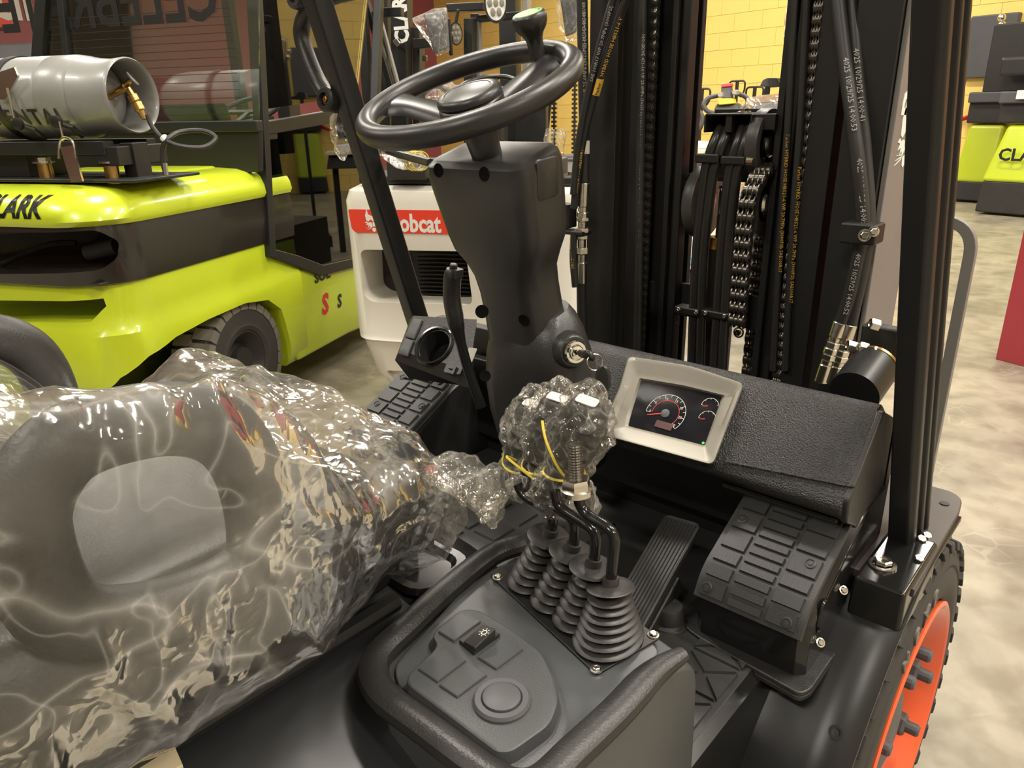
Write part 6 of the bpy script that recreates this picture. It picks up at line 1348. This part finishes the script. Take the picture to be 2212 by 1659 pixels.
gpoly([(1622, 216), (1640, 206), (1800, 196), (1800, 214), (1630, 222)], 5.2, .45, 'carton_lid', 'card', wt, .004)
wrap([(1618, 210), (1810, 196), (1810, 425), (1632, 425)], 5.15, .6, wt, 8)
# lime stackers on the right
def stacker(px0, dep, lab, w_, txt, red):
    o = thing('stacker', lab, 'stacker', tuple(Vector((*g3(px0, 455, dep).xy, 0)))); bz_ = g3(px0, 455, dep); O = Vector((bz_.x, bz_.y, 0)); T = Matrix.Translation(O) @ R3
    h = lambda y: g3(px0, y, dep).z
    def taper(z0, z1, wa, wb, d0, d1, name, m, bev): return MB(T).hexa([(-.02-wa*0, 0, z0), (wa, 0, z0), (wa, .6, z0), (-.02, .6, z0), (.10*(w_/1.2)*1.0 if wb else 0, d0, z1), (wa, d0, z1), (wa, .6, z1), (.10 if wb else 0, .6, z1)]).build(name, m, o, bev)
    taper(.03, h(388), w_, 0, .02, 0, 'base', 'dark', .02); bd = taper(h(390), h(268), w_, 1, .12, 0, 'battery_cover', 'lime', .05)
    if txt: text('CLARK', .20, frame(O+WU*.14+WV*.02+Vector((0, 0, h(342))), WU, (0, 0, 1)), 'black_ink', 'cover_lettering', bd, off=.006)
    MB(T).box((.75, .25, (h(268)+h(200))/2), (1.5, .30, h(200)-h(262))).build('deck', 'dark', o, .02); MB(T).box((w_/2+.1, .15, h(212)), (w_+.2, .25, .14)).build('rail', 'dk_grey', o, .02)
    return o, O, T, h
o, O, T, h = stacker(2108, 9.6, 'lime stacker at the right edge with black lettering on its battery cover', 1.5, True, False)
bar_ = lambda c, s, name, m, bev=.01: MB(T).box(c, s).build(name, m, o, bev)
bar_((.15, .3, h(130)), (.9, .10, h(60)-h(200)), 'mast_guard', 'plastic', .02); bar_((.20, .35, h(20)), (.18, .14, 1.6), 'mast_rail', 'mast_paint'); bar_((.62, .40, h(80)), (.20, .16, 2.2), 'mast_rail', 'mast_paint')
bar_((.12, .05, h(150)), (.32, .2, .22), 'control_head', 'plastic', .04); bar_((.8, .0, h(150)), (.6, .09, .09), 'grab_rail', 'dk_grey', .03); bar_((.32, -.02, h(207)), (.22, .02, .10), 'warning_label', 'white_ink', 0)
for y in (38, 55): MB().sph(g3(2164, y, 9.4), .05, 12).build('lamp', 'zinc', o)
o, O, T, h = stacker(2045, 10.9, 'lime stacker partly hidden by the right guard leg', .50, False, True)
bar_((.1, .2, h(110)), (.6, .12, h(70)-h(195)), 'mast_guard', 'dk_grey', .02); MB().tube([g3(2064, 262, 10.6), g3(2100, 250, 10.6)], .03, 8).build('red_lever', 'red_ink', o)
rt_ = thing('reach_truck', 'tan and black truck mast behind the lime stackers', 'reach truck', tuple(Vector((*g3(2120, 300, 11.6).xy, 0)))); upright(2095, -60, 430, 10.5, .8, .4, 'truck_frame', 'mast_paint', rt_) if False else None
gpoly([(2098, 12), (2150, 12), (2150, 78), (2098, 78)], 11.6, .2, 'tan_panel', 'cream', rt_, .01); upright(2093, -60, 440, 11.6, .1, .1, 'truck_post', 'mast_paint', rt_)
# maroon partition at the right edge
q0, q1 = at(2150, 776, Z=0), at(2230, 797, Z=0); dd = (q1-q0).normalized(); nn_ = Vector((-dd.y, dd.x, 0)); 
tag(MB().ext([tuple(q0), tuple(q0+dd*1.6), tuple(q0+dd*1.6+nn_*.12), tuple(q0+nn_*.12)], (0, 0, 2.6)).build('wall_partition', 'maroon_panel', None, .004), kind='structure')
# banner on the maroon wall
bq = [at(x, y, P=KC+WU*.012, N=WU) for x, y in ((-120, -120), (22, -80), (33, 61), (-120, 50))]
bn = MB().ext([tuple(q) for q in bq], WU*.02).build('banner', 'red_sticker', None); tag(bn, 'red banner with white lettering high on the maroon wall at left', 'banner')
p = at(-62, 36, P=KC+WU*.035, N=WU); text('sul', 1.0, frame(p, -WV, (0, 0, 1)), 'white_ink', 'banner_lettering', bn, off=.03)
bo_ = MB().ext([tuple(at(x, y, P=KC+WU*.03, N=WU)) for x, y in ((-120, 56), (33, 60), (33, 66), (-120, 62))], WU*.03).build('banner_bar', 'dark', bn)
# dark clutter of stock behind the cab on the left
cl_ = thing('stock_rack', 'dark equipment standing behind the grey gas cylinder at the left edge', 'equipment', tuple(Vector((*g3(40, 300, 6.5).xy, 0))))
gpoly([(-200, 100), (75, 92), (120, 100), (140, 300), (-200, 320)], 6.5, .5, 'cabinet', 'dark', cl_, .02); gpoly([(-200, 300), (140, 300), (140, 420), (-200, 420)], 6.6, .5, 'cabinet_base', 'mast_paint', cl_, .02)
